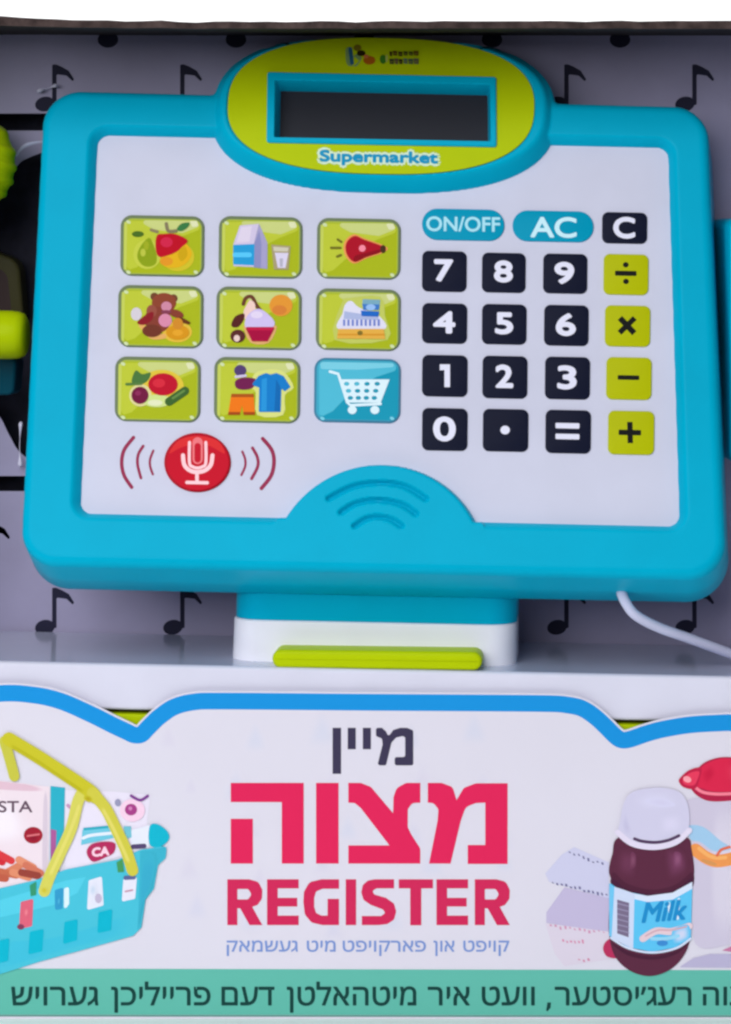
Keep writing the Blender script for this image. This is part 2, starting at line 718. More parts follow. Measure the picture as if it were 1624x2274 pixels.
a = Art(CARD, .5, ZR)
RD = (221, 38, 88)
a.poly(RD, [(135, 370), (497, 370), (497, 770), (388, 770), (388, 465), (135, 465)])
a.poly(RD, [(135, 548), (245, 548), (245, 770), (135, 770)], lift=False)
a.poly(RD, [(558, 370), (670, 370), (670, 770), (558, 770)], lift=False)
a.poly(RD, rpoly([(718, 370), (780, 370), (830, 390), (940, 520), (942, 440), (958, 395), (1005, 370), (1075, 370), (1075, 468), (1035, 470), (1013, 500), (1013, 590), (1030, 625), (1075, 695), (1075, 770), (718, 770), (718, 680), (922, 680), (780, 495), (750, 470), (718, 468)], [0, 30, 30, 0, 25, 40, 25, 0, 0, 25, 25, 30, 30, 30, 0, 0, 0, 0, 30, 20, 0], 5), lift=False)
a.poly(RD, rpoly([(1112, 370), (1180, 370), (1235, 390), (1255, 455), (1290, 395), (1350, 372), (1508, 372), (1508, 772), (1310, 772), (1310, 678), (1397, 678), (1397, 468), (1350, 470), (1300, 490), (1275, 560), (1225, 770), (1118, 770), (1160, 560), (1165, 500), (1140, 470), (1112, 468)], [0, 25, 30, 0, 30, 40, 0, 0, 0, 0, 0, 0, 25, 40, 40, 0, 0, 30, 25, 25, 0], 5), lift=False)
a.build('headline_lettering', CARDO)

a = Art(CARD, .5, ZR)
RC = (205, 42, 88)


def R_(dx):
    a.poly(RC, rpoly([(118 + dx, 848), (225 + dx, 848), (272 + dx, 860), (292 + dx, 900), (290 + dx, 945), (268 + dx, 975), (242 + dx, 985), (292 + dx, 1075), (228 + dx, 1075), (182 + dx, 992), (168 + dx, 992), (168 + dx, 1075), (118 + dx, 1075)], [0, 25, 30, 25, 25, 15, 0, 0, 0, 0, 0, 0, 0], 4),
           rpoly([(168 + dx, 896), (222 + dx, 896), (238 + dx, 922), (222 + dx, 948), (168 + dx, 948)], [4, 14, 16, 14, 4], 4), lift=False)


def E__(dx):
    a.poly(RC, [(315 + dx, 848), (472 + dx, 848), (472 + dx, 893), (368 + dx, 893), (368 + dx, 940), (465 + dx, 940), (465 + dx, 983), (368 + dx, 983), (368 + dx, 1028), (472 + dx, 1028), (472 + dx, 1075), (315 + dx, 1075)], lift=False)


R_(0); E__(0)
a.poly(RC, rpoly([(672, 848), (585, 848), (525, 862), (498, 910), (495, 960), (502, 1022), (535, 1062), (590, 1075), (672, 1075), (672, 945), (615, 945), (615, 1028), (585, 1028), (558, 1015), (549, 985), (549, 940), (558, 908), (590, 895), (672, 895)], [0, 25, 35, 25, 25, 30, 30, 25, 0, 0, 0, 0, 15, 15, 15, 15, 15, 15, 0], 4), lift=False)
a.poly(RC, [(705, 848), (757, 848), (757, 1075), (705, 1075)], lift=False)
a.poly(RC, rpoly([(945, 848), (945, 893), (858, 893), (836, 906), (848, 924), (905, 940), (945, 968), (956, 1008), (945, 1048), (912, 1070), (870, 1075), (785, 1075), (785, 1030), (880, 1030), (902, 1015), (890, 998), (830, 975), (793, 950), (782, 912), (790, 876), (815, 854), (850, 848)], [0, 0, 12, 9, 12, 12, 20, 20, 20, 20, 10, 0, 0, 12, 9, 12, 20, 20, 20, 20, 20, 12], 3), lift=False)
a.poly(RC, [(968, 848), (1138, 848), (1138, 893), (1080, 893), (1080, 1076), (1025, 1076), (1025, 893), (968, 893)], lift=False)
E__(840); R_(1227)
a.build('register_lettering', CARDO)

a = Art(CARD, .5, ZR)
for word, x0, x1 in (('געשמאק', 115, 468), ('מיט', 512, 655), ('פארקויפט', 690, 1103), ('און', 1140, 1245), ('קויפט', 1288, 1516)):
    a.w = .5
    a.text((122, 148, 206), heb(word), x0, x1, 1207, 1152, ref='ם', fat=1.2)
a.build('subtitle_lettering', CARDO)

# printed basket of groceries
a = Art(CARD, .5, ZK, .06)
a.poly((228, 222, 238), [(470, 590), (820, 600), (1085, 625), (1060, 820), (1085, 1000), (470, 1180)])
a.poly((233, 218, 226), [(-420, 480), (360, 565), (345, 1235), (-420, 1400)])
a.soft((240, 232, 240), (233, 218, 226), [(-300, 640), (60, 640), (190, 760), (200, 940), (40, 1000), (-300, 980)], 160)
a.soft((214, 172, 190), (233, 218, 226), [(-300, 500), (200, 545), (330, 590), (200, 600), (-300, 560)], 60, .7)
a.soft((196, 182, 200), (233, 218, 226), [(315, 640), (345, 650), (340, 1180), (305, 1190)], 40, .6)
a.poly((46, 172, 194), [(365, 560), (470, 572), (462, 900), (362, 1110)])
a.poly((170, 90, 150), [(366, 870), (408, 880), (402, 1060), (366, 1090)])
a.text((100, 78, 94), 'PASTA', -175, 235, 750, 668, fat=2)
a.poly((160, 34, 52), ell(240, 915, 68, 60))
a.soft((132, 24, 46), (160, 34, 52), ell(240, 935, 50, 36, 0, 12), 40, .8)
a.poly((214, 110, 118), strk([(200, 920), (282, 908)], 14))
for i, (x, y, ang, c) in enumerate([(-40, 1090, .3, (205, 45, 58)), (30, 1070, .5, (214, 60, 66)), (110, 1150, -.5, (214, 128, 96)), (190, 1120, .5, (224, 144, 112)), (60, 1190, .2, (196, 104, 76)), (150, 1200, .3, (222, 140, 106)), (240, 1160, .5, (206, 116, 92)), (-20, 1220, .1, (188, 92, 70)), (215, 1195, .2, (150, 66, 56))]):
    a.poly(c, strk([(x - 60 * math.cos(ang), y - 60 * math.sin(ang)), (x + 60 * math.cos(ang), y + 60 * math.sin(ang))], 52))
a.poly((110, 196, 218), [(595, 875), (800, 855), (840, 930), (585, 985)])
a.poly((226, 232, 244), strk([(600, 935), (660, 915), (800, 900)], 22))
a.poly((40, 168, 190), [(600, 862), (780, 845), (785, 862), (605, 880)])
a.poly((196, 150, 190), strk([(490, 700), (530, 740), (510, 780)], 24))
a.poly((178, 46, 92), sm([(625, 1040), (660, 980), (760, 960), (830, 975), (820, 1040), (760, 1075), (670, 1105)]))
a.text((246, 206, 222), 'CA', 662, 790, 1072, 1005, fat=5, slope=-.1)
a.poly((226, 230, 242), [(930, 880), (1080, 840), (1075, 1000), (960, 1020)])
a.poly((112, 190, 206), [(890, 850), (945, 850), (950, 930), (905, 940)])
a.poly((240, 205, 226), ell(955, 735, 90, 82))
a.poly((164, 62, 132), ell(945, 730, 44, 42))
a.poly((206, 130, 180), ell(940, 722, 14, 14))
a.poly((124, 64, 140), strk([(945, 630), (1010, 662), (1065, 632)], 20))
a.poly((150, 150, 180), ell(850, 680, 22, 26))
a.poly((84, 70, 110), strk([(960, 998), (1040, 992)], 34))
a.poly((20, 178, 202), sm([(1080, 850), (1135, 835), (1205, 885), (1218, 945), (1150, 1000), (1078, 980)]))
a.poly((72, 190, 212), rpoly([(-420, 1400), (-60, 1310), (250, 1240), (480, 1160), (850, 1090), (1010, 1020), (1205, 990), (1195, 1080), (1140, 1130), (1110, 1300), (1050, 1380), (1020, 1580), (960, 1640), (560, 1752), (300, 1822), (100, 1885), (-60, 1935), (-420, 2010)], 25, 3))
a.poly((84, 202, 224), [(-420, 1480), (-60, 1400), (480, 1240), (620, 1215), (560, 1330), (380, 1420), (-60, 1520), (-420, 1600)])
a.soft((60, 186, 214), (72, 190, 212), [(-80, 1700), (300, 1660), (700, 1560), (960, 1480), (940, 1620), (560, 1730), (300, 1800), (-80, 1900)], 140, .7)
a.poly((60, 176, 200), [(1010, 1030), (1200, 1000), (1190, 1075), (1135, 1130), (1105, 1300), (1048, 1378), (1018, 1575), (990, 1600), (1010, 1300)])
for q, c in (([(640, 1240), (735, 1210), (748, 1420), (628, 1455)], (224, 226, 240)), ([(890, 1230), (988, 1212), (975, 1372), (878, 1394)], (226, 226, 240)),
             ([(462, 1300), (498, 1282), (500, 1410), (462, 1460)], (214, 236, 244)), ([(395, 1310), (460, 1290), (452, 1445), (398, 1455)], (52, 152, 198)),
             ([(215, 1610), (318, 1588), (306, 1752), (204, 1775)], (12, 178, 202)), ([(465, 1540), (562, 1518), (556, 1672), (454, 1702)], (12, 178, 202)),
             ([(710, 1470), (812, 1445), (802, 1600), (702, 1622)], (12, 178, 202)), ([(-30, 1680), (70, 1655), (60, 1820), (-40, 1845)], (12, 178, 202)),
             ([(150, 1395), (242, 1372), (232, 1570), (138, 1592)], (218, 98, 120))):
    a.poly(c, rpoly(q, 12, 3))
a.poly((130, 60, 90), ell(150, 1575, 26, 20))
a.poly((190, 180, 205), ell(710, 1370, 24, 34))
a.poly((90, 100, 150), strk([(905, 1222), (965, 1218)], 30))
a.poly((196, 150, 170), strk([(905, 1320), (955, 1310)], 12))
a.poly((56, 148, 108), [(215, 1275), (262, 1248), (262, 1345), (222, 1355)])
a.poly((70, 150, 90), [(840, 1110), (885, 1085), (895, 1180), (850, 1182)])
a.soft((52, 160, 196), (60, 176, 200), [(1020, 1100), (1120, 1060), (1100, 1260), (1030, 1420), (1000, 1540)], 90, .5)
for x, y, w, h, c, u in ((670, 1310, 50, 80, (186, 206, 226), (224, 226, 240)), (190, 1470, 30, 60, (236, 140, 150), (218, 98, 120)), (425, 1390, 18, 50, (90, 190, 220), (52, 152, 198))):
    a.soft(c, u, ell(x, y, w * .6, h * .6, .1, 10), 34, .7)
a.poly((210, 206, 92), strk([(598, 600), (560, 680), (515, 863), (433, 1048), (362, 1202), (320, 1318)], 84))
a.soft((224, 216, 112), (210, 206, 92), strk([(575, 690), (515, 863), (433, 1048), (362, 1202)], 26), 22, .8)
a.poly((196, 194, 70), strk([(32, 237), (66, 350), (104, 490)], 76))
a.poly((198, 192, 44), strk([(64, 222), (257, 338), (462, 470), (640, 590), (690, 640)], 98))
a.soft((178, 172, 24), (198, 192, 44), strk([(80, 268), (257, 372), (440, 494), (600, 600)], 24), 24, .7)
a.poly((204, 198, 70), strk([(668, 610), (760, 719), (824, 843), (906, 1017), (956, 1168)], 84))
a.soft((224, 214, 110), (204, 198, 70), strk([(740, 720), (815, 860), (890, 1020), (930, 1110)], 26), 22, .8)
a.soft((176, 156, 30), (198, 192, 44), ell(636, 652, 34, 22, .5, 12), 24, .9)
a.soft((206, 190, 40), (210, 206, 92), ell(320, 1312, 26, 26, 0, 12), 20, .9)
a.build('printed_basket', CARDO)

# printed cartons, jar and milk bottle
a = Art(CARD, .5, ZB, .06)
a.poly((202, 202, 228), [(380, 1055), (470, 1000), (720, 1110), (720, 1370), (290, 1250), (262, 1190)])
a.poly((192, 183, 214), [(400, 1290), (730, 1370), (730, 1620), (270, 1545), (270, 1470)])
a.poly((216, 207, 222), [(262, 1548), (740, 1612), (780, 1800), (400, 1858), (330, 1770)])
rs = random.Random(7)
for (p0, p1, n, c, w) in (((420, 1035), (690, 1130), 8, (112, 112, 150), 26), ((300, 1252), (720, 1352), 13, (112, 110, 150), 26), ((285, 1568), (700, 1618), 12, (206, 150, 182), 26), ((378, 1678), (545, 1690), 6, (212, 140, 172), 30), ((490, 1808), (590, 1818), 3, (206, 130, 162), 22)):
    for k in range(n):
        t = (k + .5) / n
        x = p0[0] + (p1[0] - p0[0]) * t
        y = p0[1] + (p1[1] - p0[1]) * t + rs.uniform(-9, 9)
        h = rs.uniform(.5, 1.1) * w
        a.poly(c, [(x - 9, y - h / 2), (x + rs.uniform(3, 10), y - h / 2 + 4), (x + 10, y + h / 2), (x - rs.uniform(2, 9), y + h / 2 - 3)], lift=False)
    a.w += .09
a.poly((184, 178, 208), [(1250, 1850), (1330, 1800), (1450, 1770), (1900, 1770), (1900, 1872), (1230, 1866)])
a.poly((203, 196, 216), sm([(1260, 700), (1400, 640), (1800, 640), (1850, 900), (1900, 1300), (1860, 1600), (1600, 1700), (1340, 1690), (1330, 1200), (1320, 950)]))
a.soft((214, 208, 224), (203, 196, 216), [(1480, 720), (1640, 720), (1680, 1100), (1640, 1600), (1480, 1620), (1440, 1200)], 150, .9)
a.poly((160, 200, 230), sm([(1290, 850), (1400, 855), (1520, 950), (1600, 1010), (1480, 1030), (1380, 965), (1310, 945)]))
a.poly((236, 152, 84), strk([(1345, 1020), (1420, 1075), (1500, 1100), (1620, 1080), (1760, 1030)], 92))
a.poly((244, 176, 104), strk([(1370, 1010), (1440, 1062), (1500, 1078), (1560, 1075)], 26))
a.poly((214, 150, 90), ell(1440, 1110, 60, 14, .3))
a.poly((222, 110, 80), strk([(1500, 1060), (1530, 1020), (1590, 1000)], 20))
a.poly((196, 120, 160), [(1535, 1745), (1605, 1715), (1720, 1690), (1720, 1770)])
a.poly((176, 36, 72), sm([(1305, 560), (1350, 450), (1420, 385), (1540, 352), (1680, 370), (1780, 450), (1830, 560), (1760, 640), (1500, 672), (1380, 645)]))
a.poly((216, 40, 76), sm([(1330, 545), (1365, 450), (1430, 395), (1540, 362), (1670, 380), (1760, 450), (1800, 540), (1730, 590), (1500, 600), (1400, 580)]))
a.soft((194, 24, 62), (216, 40, 76), [(1380, 470), (1460, 400), (1500, 470), (1420, 560)], 90, .7)
a.soft((232, 62, 94), (216, 40, 76), [(1560, 400), (1700, 420), (1720, 520), (1580, 540)], 110, .7)
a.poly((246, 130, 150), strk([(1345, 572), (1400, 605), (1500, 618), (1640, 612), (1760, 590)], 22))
a.poly((190, 34, 70), sm([(1385, 430), (1300, 445), (1235, 500), (1225, 530), (1260, 570), (1340, 580), (1370, 520)]))
a.poly((228, 60, 92), sm([(1370, 455), (1305, 465), (1255, 510), (1265, 548), (1330, 555), (1360, 510)]))
a.poly((250, 160, 170), ell(1285, 512, 30, 22, .4))
a.poly((184, 50, 92), sm([(678, 1735), (700, 1680), (760, 1660), (790, 1790), (710, 1790)]))
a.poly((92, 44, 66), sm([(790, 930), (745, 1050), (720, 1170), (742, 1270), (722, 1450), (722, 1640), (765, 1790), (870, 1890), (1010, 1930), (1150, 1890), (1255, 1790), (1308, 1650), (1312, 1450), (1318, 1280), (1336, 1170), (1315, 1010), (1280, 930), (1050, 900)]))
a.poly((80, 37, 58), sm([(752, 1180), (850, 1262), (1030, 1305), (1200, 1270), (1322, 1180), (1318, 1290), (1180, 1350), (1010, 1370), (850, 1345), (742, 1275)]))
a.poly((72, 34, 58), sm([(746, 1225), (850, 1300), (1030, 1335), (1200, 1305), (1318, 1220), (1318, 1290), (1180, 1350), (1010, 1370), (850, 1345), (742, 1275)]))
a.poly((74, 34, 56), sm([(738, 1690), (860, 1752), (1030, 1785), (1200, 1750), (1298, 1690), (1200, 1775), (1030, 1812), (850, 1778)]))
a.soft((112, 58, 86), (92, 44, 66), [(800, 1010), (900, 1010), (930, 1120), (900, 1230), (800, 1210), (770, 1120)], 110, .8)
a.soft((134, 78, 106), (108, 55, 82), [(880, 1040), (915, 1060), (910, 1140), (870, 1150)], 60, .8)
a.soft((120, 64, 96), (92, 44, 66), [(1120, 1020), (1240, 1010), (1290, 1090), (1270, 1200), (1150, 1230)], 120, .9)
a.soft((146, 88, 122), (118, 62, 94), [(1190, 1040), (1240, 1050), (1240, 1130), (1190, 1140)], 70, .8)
a.poly((92, 194, 238), rpoly([(722, 1255), (800, 1310), (1000, 1352), (1180, 1328), (1322, 1250), (1312, 1655), (1200, 1725), (1030, 1755), (860, 1722), (722, 1640)], 8, 3))
a.poly((204, 216, 240), [(760, 1285), (905, 1335), (895, 1735), (740, 1655)])
a.poly((112, 196, 236), [(722, 1262), (756, 1286), (740, 1650), (722, 1640)])
a.poly((214, 226, 244), [(905, 1335), (1000, 1352), (1180, 1328), (1322, 1250), (1321, 1300), (1180, 1378), (1000, 1396), (905, 1375)])
a.poly((120, 108, 136), [(780, 1378), (866, 1402), (862, 1650), (780, 1622)])
for k in range(6):
    y = 1400 + k * 38
    a.poly((150, 142, 170), [(780, y), (866, y + 22), (866, y + 32), (780, y + 10)], lift=(k == 0))
for p0, p1, w in (((1150, 1400), (1160, 1480), 22), ((1225, 1370), (1215, 1520), 20), ((1090, 1400), (1080, 1440), 16)):
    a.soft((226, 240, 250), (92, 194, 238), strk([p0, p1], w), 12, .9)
a.text((34, 140, 200), 'Milk', 955, 1285, 1548, 1400, fat=6, shear=.25, slope=-.08, ref='M')
a.poly((228, 202, 210), strk([(965, 1660), (1060, 1605), (1170, 1608), (1300, 1570)], 50))
a.soft((226, 220, 240), (92, 194, 238), [(1180, 1600), (1290, 1560), (1300, 1660), (1190, 1700)], 60, .8)
a.poly((208, 168, 180), strk([(985, 1640), (1070, 1600), (1170, 1598), (1280, 1572)], 12))
a.poly((150, 212, 240), strk([(1030, 1660), (1130, 1660), (1220, 1640)], 26))
a.poly((62, 138, 206), ell(1105, 1692, 40, 20))
a.poly((208, 220, 242), strk([(735, 1655), (860, 1728), (1030, 1760), (1200, 1730), (1310, 1660)], 16))
a.poly((206, 203, 227), sm([(800, 820), (830, 680), (900, 600), (1080, 572), (1230, 605), (1290, 700), (1300, 830), (1270, 920), (1170, 970), (1010, 980), (860, 945), (790, 890)]))
a.soft((214, 212, 236), (206, 203, 227), [(880, 660), (980, 600), (1150, 600), (1250, 680), (1200, 720), (1060, 740), (930, 720)], 120, .9)
a.soft((204, 200, 228), (212, 210, 235), [(980, 660), (1120, 650), (1200, 700), (1080, 710)], 90, .6)
a.soft((216, 212, 236), (206, 203, 227), [(1080, 780), (1240, 760), (1250, 880), (1100, 920)], 120, .9)
a.soft((190, 186, 216), (206, 203, 227), [(810, 830), (840, 740), (890, 900), (840, 920)], 80, .7)
a.poly((224, 216, 236), strk([(785, 895), (890, 975), (1050, 1000), (1200, 965), (1300, 880)], 42))
a.poly((84, 62, 92), strk([(905, 940), (960, 958), (1060, 966), (1150, 950), (1225, 918)], 22))
a.build('printed_groceries', CARDO)

# ------------------------------------------------------------------ the toy cash register
REG = empty('toy_cash_register', (-505, 250, -ZT + 22), 'bright blue toy cash register with tilted key panel on a white base', 'toy register')
cy = mat(CYAN, 'plastic')
lime = mat(LIME, 'plastic')
white = mat((240, 239, 249), 'plastic')
whiteg = mat((214, 214, 230), 'plastic')
shaded_top = mat((184, 188, 210), 'shaded_top')

# base: counter, drawer, neck and bar
F0 = rolled(14, 812, 1487)
L0, L1 = -1000, 1000
zb = -220


def rbox(name, fr, u0, u1, v0, v1, y0, y1, m, bev=8, seg=4, par=REG):
    V, F = [], []
    for u in (u0, u1):
        for d in (0, y1 - y0):
            for v in (v0, v1):
                q = fr.p(u, v, 0)
                V.append((q[0], y0 + d, q[2]))
    F = [(0, 1, 3, 2), (4, 6, 7, 5), (0, 4, 5, 1), (2, 3, 7, 6), (0, 2, 6, 4), (1, 5, 7, 3)]
    o = build(name, V, F, m, None, par, smooth=True)
    md = o.modifiers.new('bevel', 'BEVEL')
    md.width = bev * S
    md.segments = seg
    wn = o.modifiers.new('normals', 'WEIGHTED_NORMAL')
    return o


UL, UR = -1100, 960
g0 = F0.at(290, 1577)[1]
rbox('counter', F0, UL, UR, g0, 0, 14, WALLY - 14, [whiteg], 8)
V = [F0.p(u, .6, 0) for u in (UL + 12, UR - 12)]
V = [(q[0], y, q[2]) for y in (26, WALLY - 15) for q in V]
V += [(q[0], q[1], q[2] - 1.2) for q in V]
build('shaded_top_sheet', V, [(0, 1, 3, 2), (4, 6, 7, 5), (0, 4, 5, 1), (2, 3, 7, 6), (0, 2, 6, 4), (1, 5, 7, 3)], shaded_top, None, REG)  # thin sheet over the white counter; its darker grey paints in the shade
rbox('drawer_gap', F0, UL + 10, UR - 10, g0 - 30, g0 - .5, 44, WALLY - 20, [mat((70, 66, 10), 'plastic')], 2)
rbox('drawer', F0, UL, UR, -690, g0 - 9, 14, WALLY - 30, [lime], 6)

# neck: rounded column, white foot and blue collar
NK = rolled(92, 827, 1484)


def column(name, u0, u1, v0, v1, r, y0, y1, m, top_in=0):
    pts = rpoly([(u0, y0), (u1, y0), (u1, y1), (u0, y1)], r, 10)
    rings = []
    for v, dd in ((v0, 0), (v1 - 3, top_in), (v1, top_in + 3)):
        P = inset(pts, dd) if dd else np.array(pts)
        ring = []
        for q in P:
            w = NK.p(q[0], v, 0)
            ring.append((w[0], q[1], w[2]))
        rings.append(ring)
    V, F = ring_loft(rings)
    return build(name, V, F, m, None, REG, smooth=True, sharp=40)


column('stand_foot', -323, 323, 0, 103, 62, 92, 360, white, 2)
column('stand_collar', -318, 322, 103.5, 260, 66, 95, 350, cy, 0)
LB = rolled(20, 840, 1466)
prism('release_bar', LB, rpoly(box4(604, 1443, 1071, 1490, .012), 20, 6), -95, 0, 9, lime, REG)

# ---- monitor: height field over the panel plane
def uvp(pts, w, z=ID):
    return np.array([MON.at(*z(*q), w) for q in pts])


def sd_poly(P, x, y):
    d = np.full(x.shape, 1e18)
    inside = np.zeros(x.shape, bool)
    n = len(P)
    for i in range(n):
        ax, ay = P[i]
        bx, by = P[(i + 1) % n]
        ex, ey = bx - ax, by - ay
        wx, wy = x - ax, y - ay
        t = np.clip((wx * ex + wy * ey) / (ex * ex + ey * ey), 0, 1)
        d = np.minimum(d, (wx - ex * t) ** 2 + (wy - ey * t) ** 2)
        c = ((ay <= y) & (by > y) & (ex * wy > ey * wx)) | ((ay > y) & (by <= y) & (ex * wy < ey * wx))
        inside ^= c
    return np.sqrt(d) * np.where(inside, -1, 1)


def sd_round(P, r, x, y):
    P = np.array(inset(ccw(P), r))
    return sd_poly(P, x, y) - r


def inset_quad(P, r):
    P = ccw(P)
    n = len(P)
    out = []
    for i in range(n):
        a_, b_, c_ = P[i - 1], P[i], P[(i + 1) % n]
        d1 = (b_ - a_) / np.linalg.norm(b_ - a_)
        d2 = (c_ - b_) / np.linalg.norm(c_ - b_)
        n1 = np.array([-d1[1], d1[0]])
        n2 = np.array([-d2[1], d2[0]])
        k = r / (1 + n1 @ n2)
        out.append(b_ + (n1 + n2) * k)
    return np.array(out)


def sd_rquad(P, r, x, y):
    return sd_poly(inset_quad(P, r), x, y) - r


class Oval:
    def __init__(s, x0, x1, y0, y1, w, n):
        cx, cyy = (x0 + x1) / 2, (y0 + y1) / 2
        c = np.array(MON.at(cx, cyy, w))
        l, r = np.array(MON.at(x0, cyy - .022 * (cx - x0), w)), np.array(MON.at(x1, cyy + .022 * (x1 - cx), w))
        t, b = np.array(MON.at(cx, y0, w)), np.array(MON.at(cx, y1, w))
        s.a = abs(r[0] - l[0]) / 2
        s.b = abs(t[1] - b[1]) / 2
        s.c = np.array([(l[0] + r[0]) / 2, (t[1] + b[1]) / 2])
        s.n = n

    def sd(s, x, y):
        X, Y = np.abs(x - s.c[0]) / s.a + 1e-6, np.abs(y - s.c[1]) / s.b + 1e-6
        f = (X ** s.n + Y ** s.n) ** (1 / s.n)
        gx = f ** (1 - s.n) * X ** (s.n - 1) / s.a
        gy = f ** (1 - s.n) * Y ** (s.n - 1) / s.b
        return (f - 1) / np.sqrt(gx * gx + gy * gy)

    def pts(s, grow=0, n=140):
        out = []
        for i in range(n):
            t = 2 * math.pi * i / n
            c_, s_ = math.cos(t), math.sin(t)
            e = 2 / s.n
            out.append((s.c[0] + (s.a + grow) * math.copysign(abs(c_) ** e, c_), s.c[1] + (s.b + grow) * math.copysign(abs(s_) ** e, s_)))
        return out


OUT = uvp([(100, 203.5), (1572, 240.7), (1615, 1291), (46, 1258)], 2)
PAN = uvp([(219, 302), (1483, 330), (1509, 1169), (180, 1140)], 0)
RIM = Oval(470, 1238, 76, 430, 0, 2.5)
PLATE = Oval(505, 1188, 83, 387, 43, 2.5)
LCD = uvp([(600, 165), (1096, 176), (1096, 318), (598, 309)], 46)
hp = uvp([(631, 1152), (846, 1029), (1057, 1161)], 22, ID)
# circle through the three hump points
A_ = np.array([[2 * (hp[1] - hp[0])[0], 2 * (hp[1] - hp[0])[1]], [2 * (hp[2] - hp[0])[0], 2 * (hp[2] - hp[0])[1]]])
B_ = np.array([hp[1] @ hp[1] - hp[0] @ hp[0], hp[2] @ hp[2] - hp[0] @ hp[0]])
HC = np.linalg.solve(A_, B_)
HR = np.linalg.norm(hp[0] - HC)
SLOTS = [([(400, 310), (580, 222), (780, 195), (960, 222), (1112, 312)]), ([(490, 412), (600, 347), (760, 322), (930, 352), (1040, 422)]), ([(590, 512), (680, 458), (770, 446), (860, 466), (932, 512)])]
SLOTS_UV = [uvp(sm(q, 10, False), 26, ZS) for q in SLOTS]


def sd_line(L, x, y):
    d = np.full(x.shape, 1e18)
    for i in range(len(L) - 1):
        ax, ay = L[i]
        ex, ey = L[i + 1] - L[i]
        t = np.clip(((x - ax) * ex + (y - ay) * ey) / (ex * ex + ey * ey), 0, 1)
        d = np.minimum(d, (x - ax - ex * t) ** 2 + (y - ay - ey * t) ** 2)
    return np.sqrt(d)


FH, RH = 26.0, 44.0


def d_out(x, y):
    a_, b_ = sd_rquad(OUT, 85, x, y), RIM.sd(x, y) + 4
    k = 14
    h = np.clip(.5 + .5 * (b_ - a_) / k, 0, 1)
    return b_ + (a_ - b_) * h - k * h * (1 - h)


def d_hump(x, y):
    return np.hypot(x - HC[0], y - HC[1]) - HR


def d_rec(x, y):
    return np.maximum(np.maximum(sd_rquad(PAN, 26, x, y), -RIM.sd(x, y)), -d_hump(x, y))


def prof(s):
    s = np.clip(s, 0, 1)
    return .55 * np.sqrt(np.maximum(0, 1 - (1 - s) ** 2)) + .45 * s * s * (3 - 2 * s)


def height(x, y):
    dp = np.maximum(sd_rquad(PAN, 26, x, y), -(d_hump(x, y) - 2))
    wdt = np.where(d_hump(x, y) < 14, 9.0, 22.0)
    hf = -4 + (FH + 4) * prof(dp / wdt)
    hr = -4 + (RH + 4) * prof(-RIM.sd(x, y) / 34)
    k = 6
    h = np.clip(.5 + .5 * (hf - hr) / k, 0, 1)
    z = hr + (hf - hr) * h + k * h * (1 - h) * .6
    z = np.where((hf < -3.9) & (hr < -3.9), -4.0, z)
    pl = PLATE.sd(x, y)
    z = z + (36 - z) * np.clip(.5 - pl / 4, 0, 1)
    lc = sd_poly(ccw(LCD), x, y)
    z = np.where(lc < 0, -8, z)
    for L in SLOTS_UV:
        m = (np.abs(x - L[:, 0].mean()) < 180) & (np.abs(y - L[:, 1].mean()) < 80)
        if m.any():
            dd = sd_line(L, x[m], y[m])
            z[m] -= 11 * np.clip(1.25 - dd / 6.0, 0, 1) ** .7
    s = -d_out(x, y)
    e = np.sqrt(np.maximum(0, 1 - (1 - np.clip(s / 24, 0, 1)) ** 2))
    z = np.where(z > 2, 2 + (z - 2) * e, z)
    return z


def grid(df, hf, step=3.0, lim=(-860, 860, -160, 1120)):
    us = np.arange(lim[0], lim[1], step)
    vs = np.arange(lim[2], lim[3], step)
    X, Y = np.meshgrid(us, vs)
    d = df(X, Y)
    ins = d < 0
    nx = len(us)
    q = ins[:-1, :-1].astype(int) + ins[1:, :-1] + ins[:-1, 1:] + ins[1:, 1:]
    keep = q >= 2
    use = np.zeros(X.shape, bool)
    use[:-1, :-1] |= keep; use[1:, :-1] |= keep; use[:-1, 1:] |= keep; use[1:, 1:] |= keep
    # boundary vertices slide onto the outline
    cnt = np.zeros(X.shape, int)
    cnt[:-1, :-1] += keep; cnt[1:, :-1] += keep; cnt[:-1, 1:] += keep; cnt[1:, 1:] += keep
    bnd = use & (cnt < 4)
    x, y = X[bnd].copy(), Y[bnd].copy()
    for _ in range(4):
        dd = df(x, y)
        e = .05
        gx = (df(x + e, y) - df(x - e, y)) / (2 * e)
        gy = (df(x, y + e) - df(x, y - e)) / (2 * e)
        g2 = np.maximum(gx * gx + gy * gy, .2)
        x -= np.clip(dd * gx / g2, -3, 3)
        y -= np.clip(dd * gy / g2, -3, 3)
    X[bnd], Y[bnd] = x, y
    Wv = hf(X.copy(), Y.copy())
    ids = -np.ones(X.shape, int)
    ids[use] = np.arange(use.sum())
    V = np.stack([X[use], Y[use], Wv[use]], 1)
    a_, b_, c_, d_ = ids[:-1, :-1][keep], ids[:-1, 1:][keep], ids[1:, 1:][keep], ids[1:, :-1][keep]
    Fq = np.stack([a_, b_, c_, d_], 1)
    # boundary loop, in face order
    E1 = {}
    for k in range(4):
        for p, r in zip(Fq[:, k].tolist(), Fq[:, (k + 1) % 4].tolist()):
            if (r, p) in E1:
                del E1[(r, p)]
            else:
                E1[(p, r)] = 1
    nxt = {p: r for p, r in E1}
    return V, Fq, nxt


def to_world(V):
    return MON.O + V[:, :1] * MON.U + V[:, 1:2] * MON.V + V[:, 2:3] * MON.N


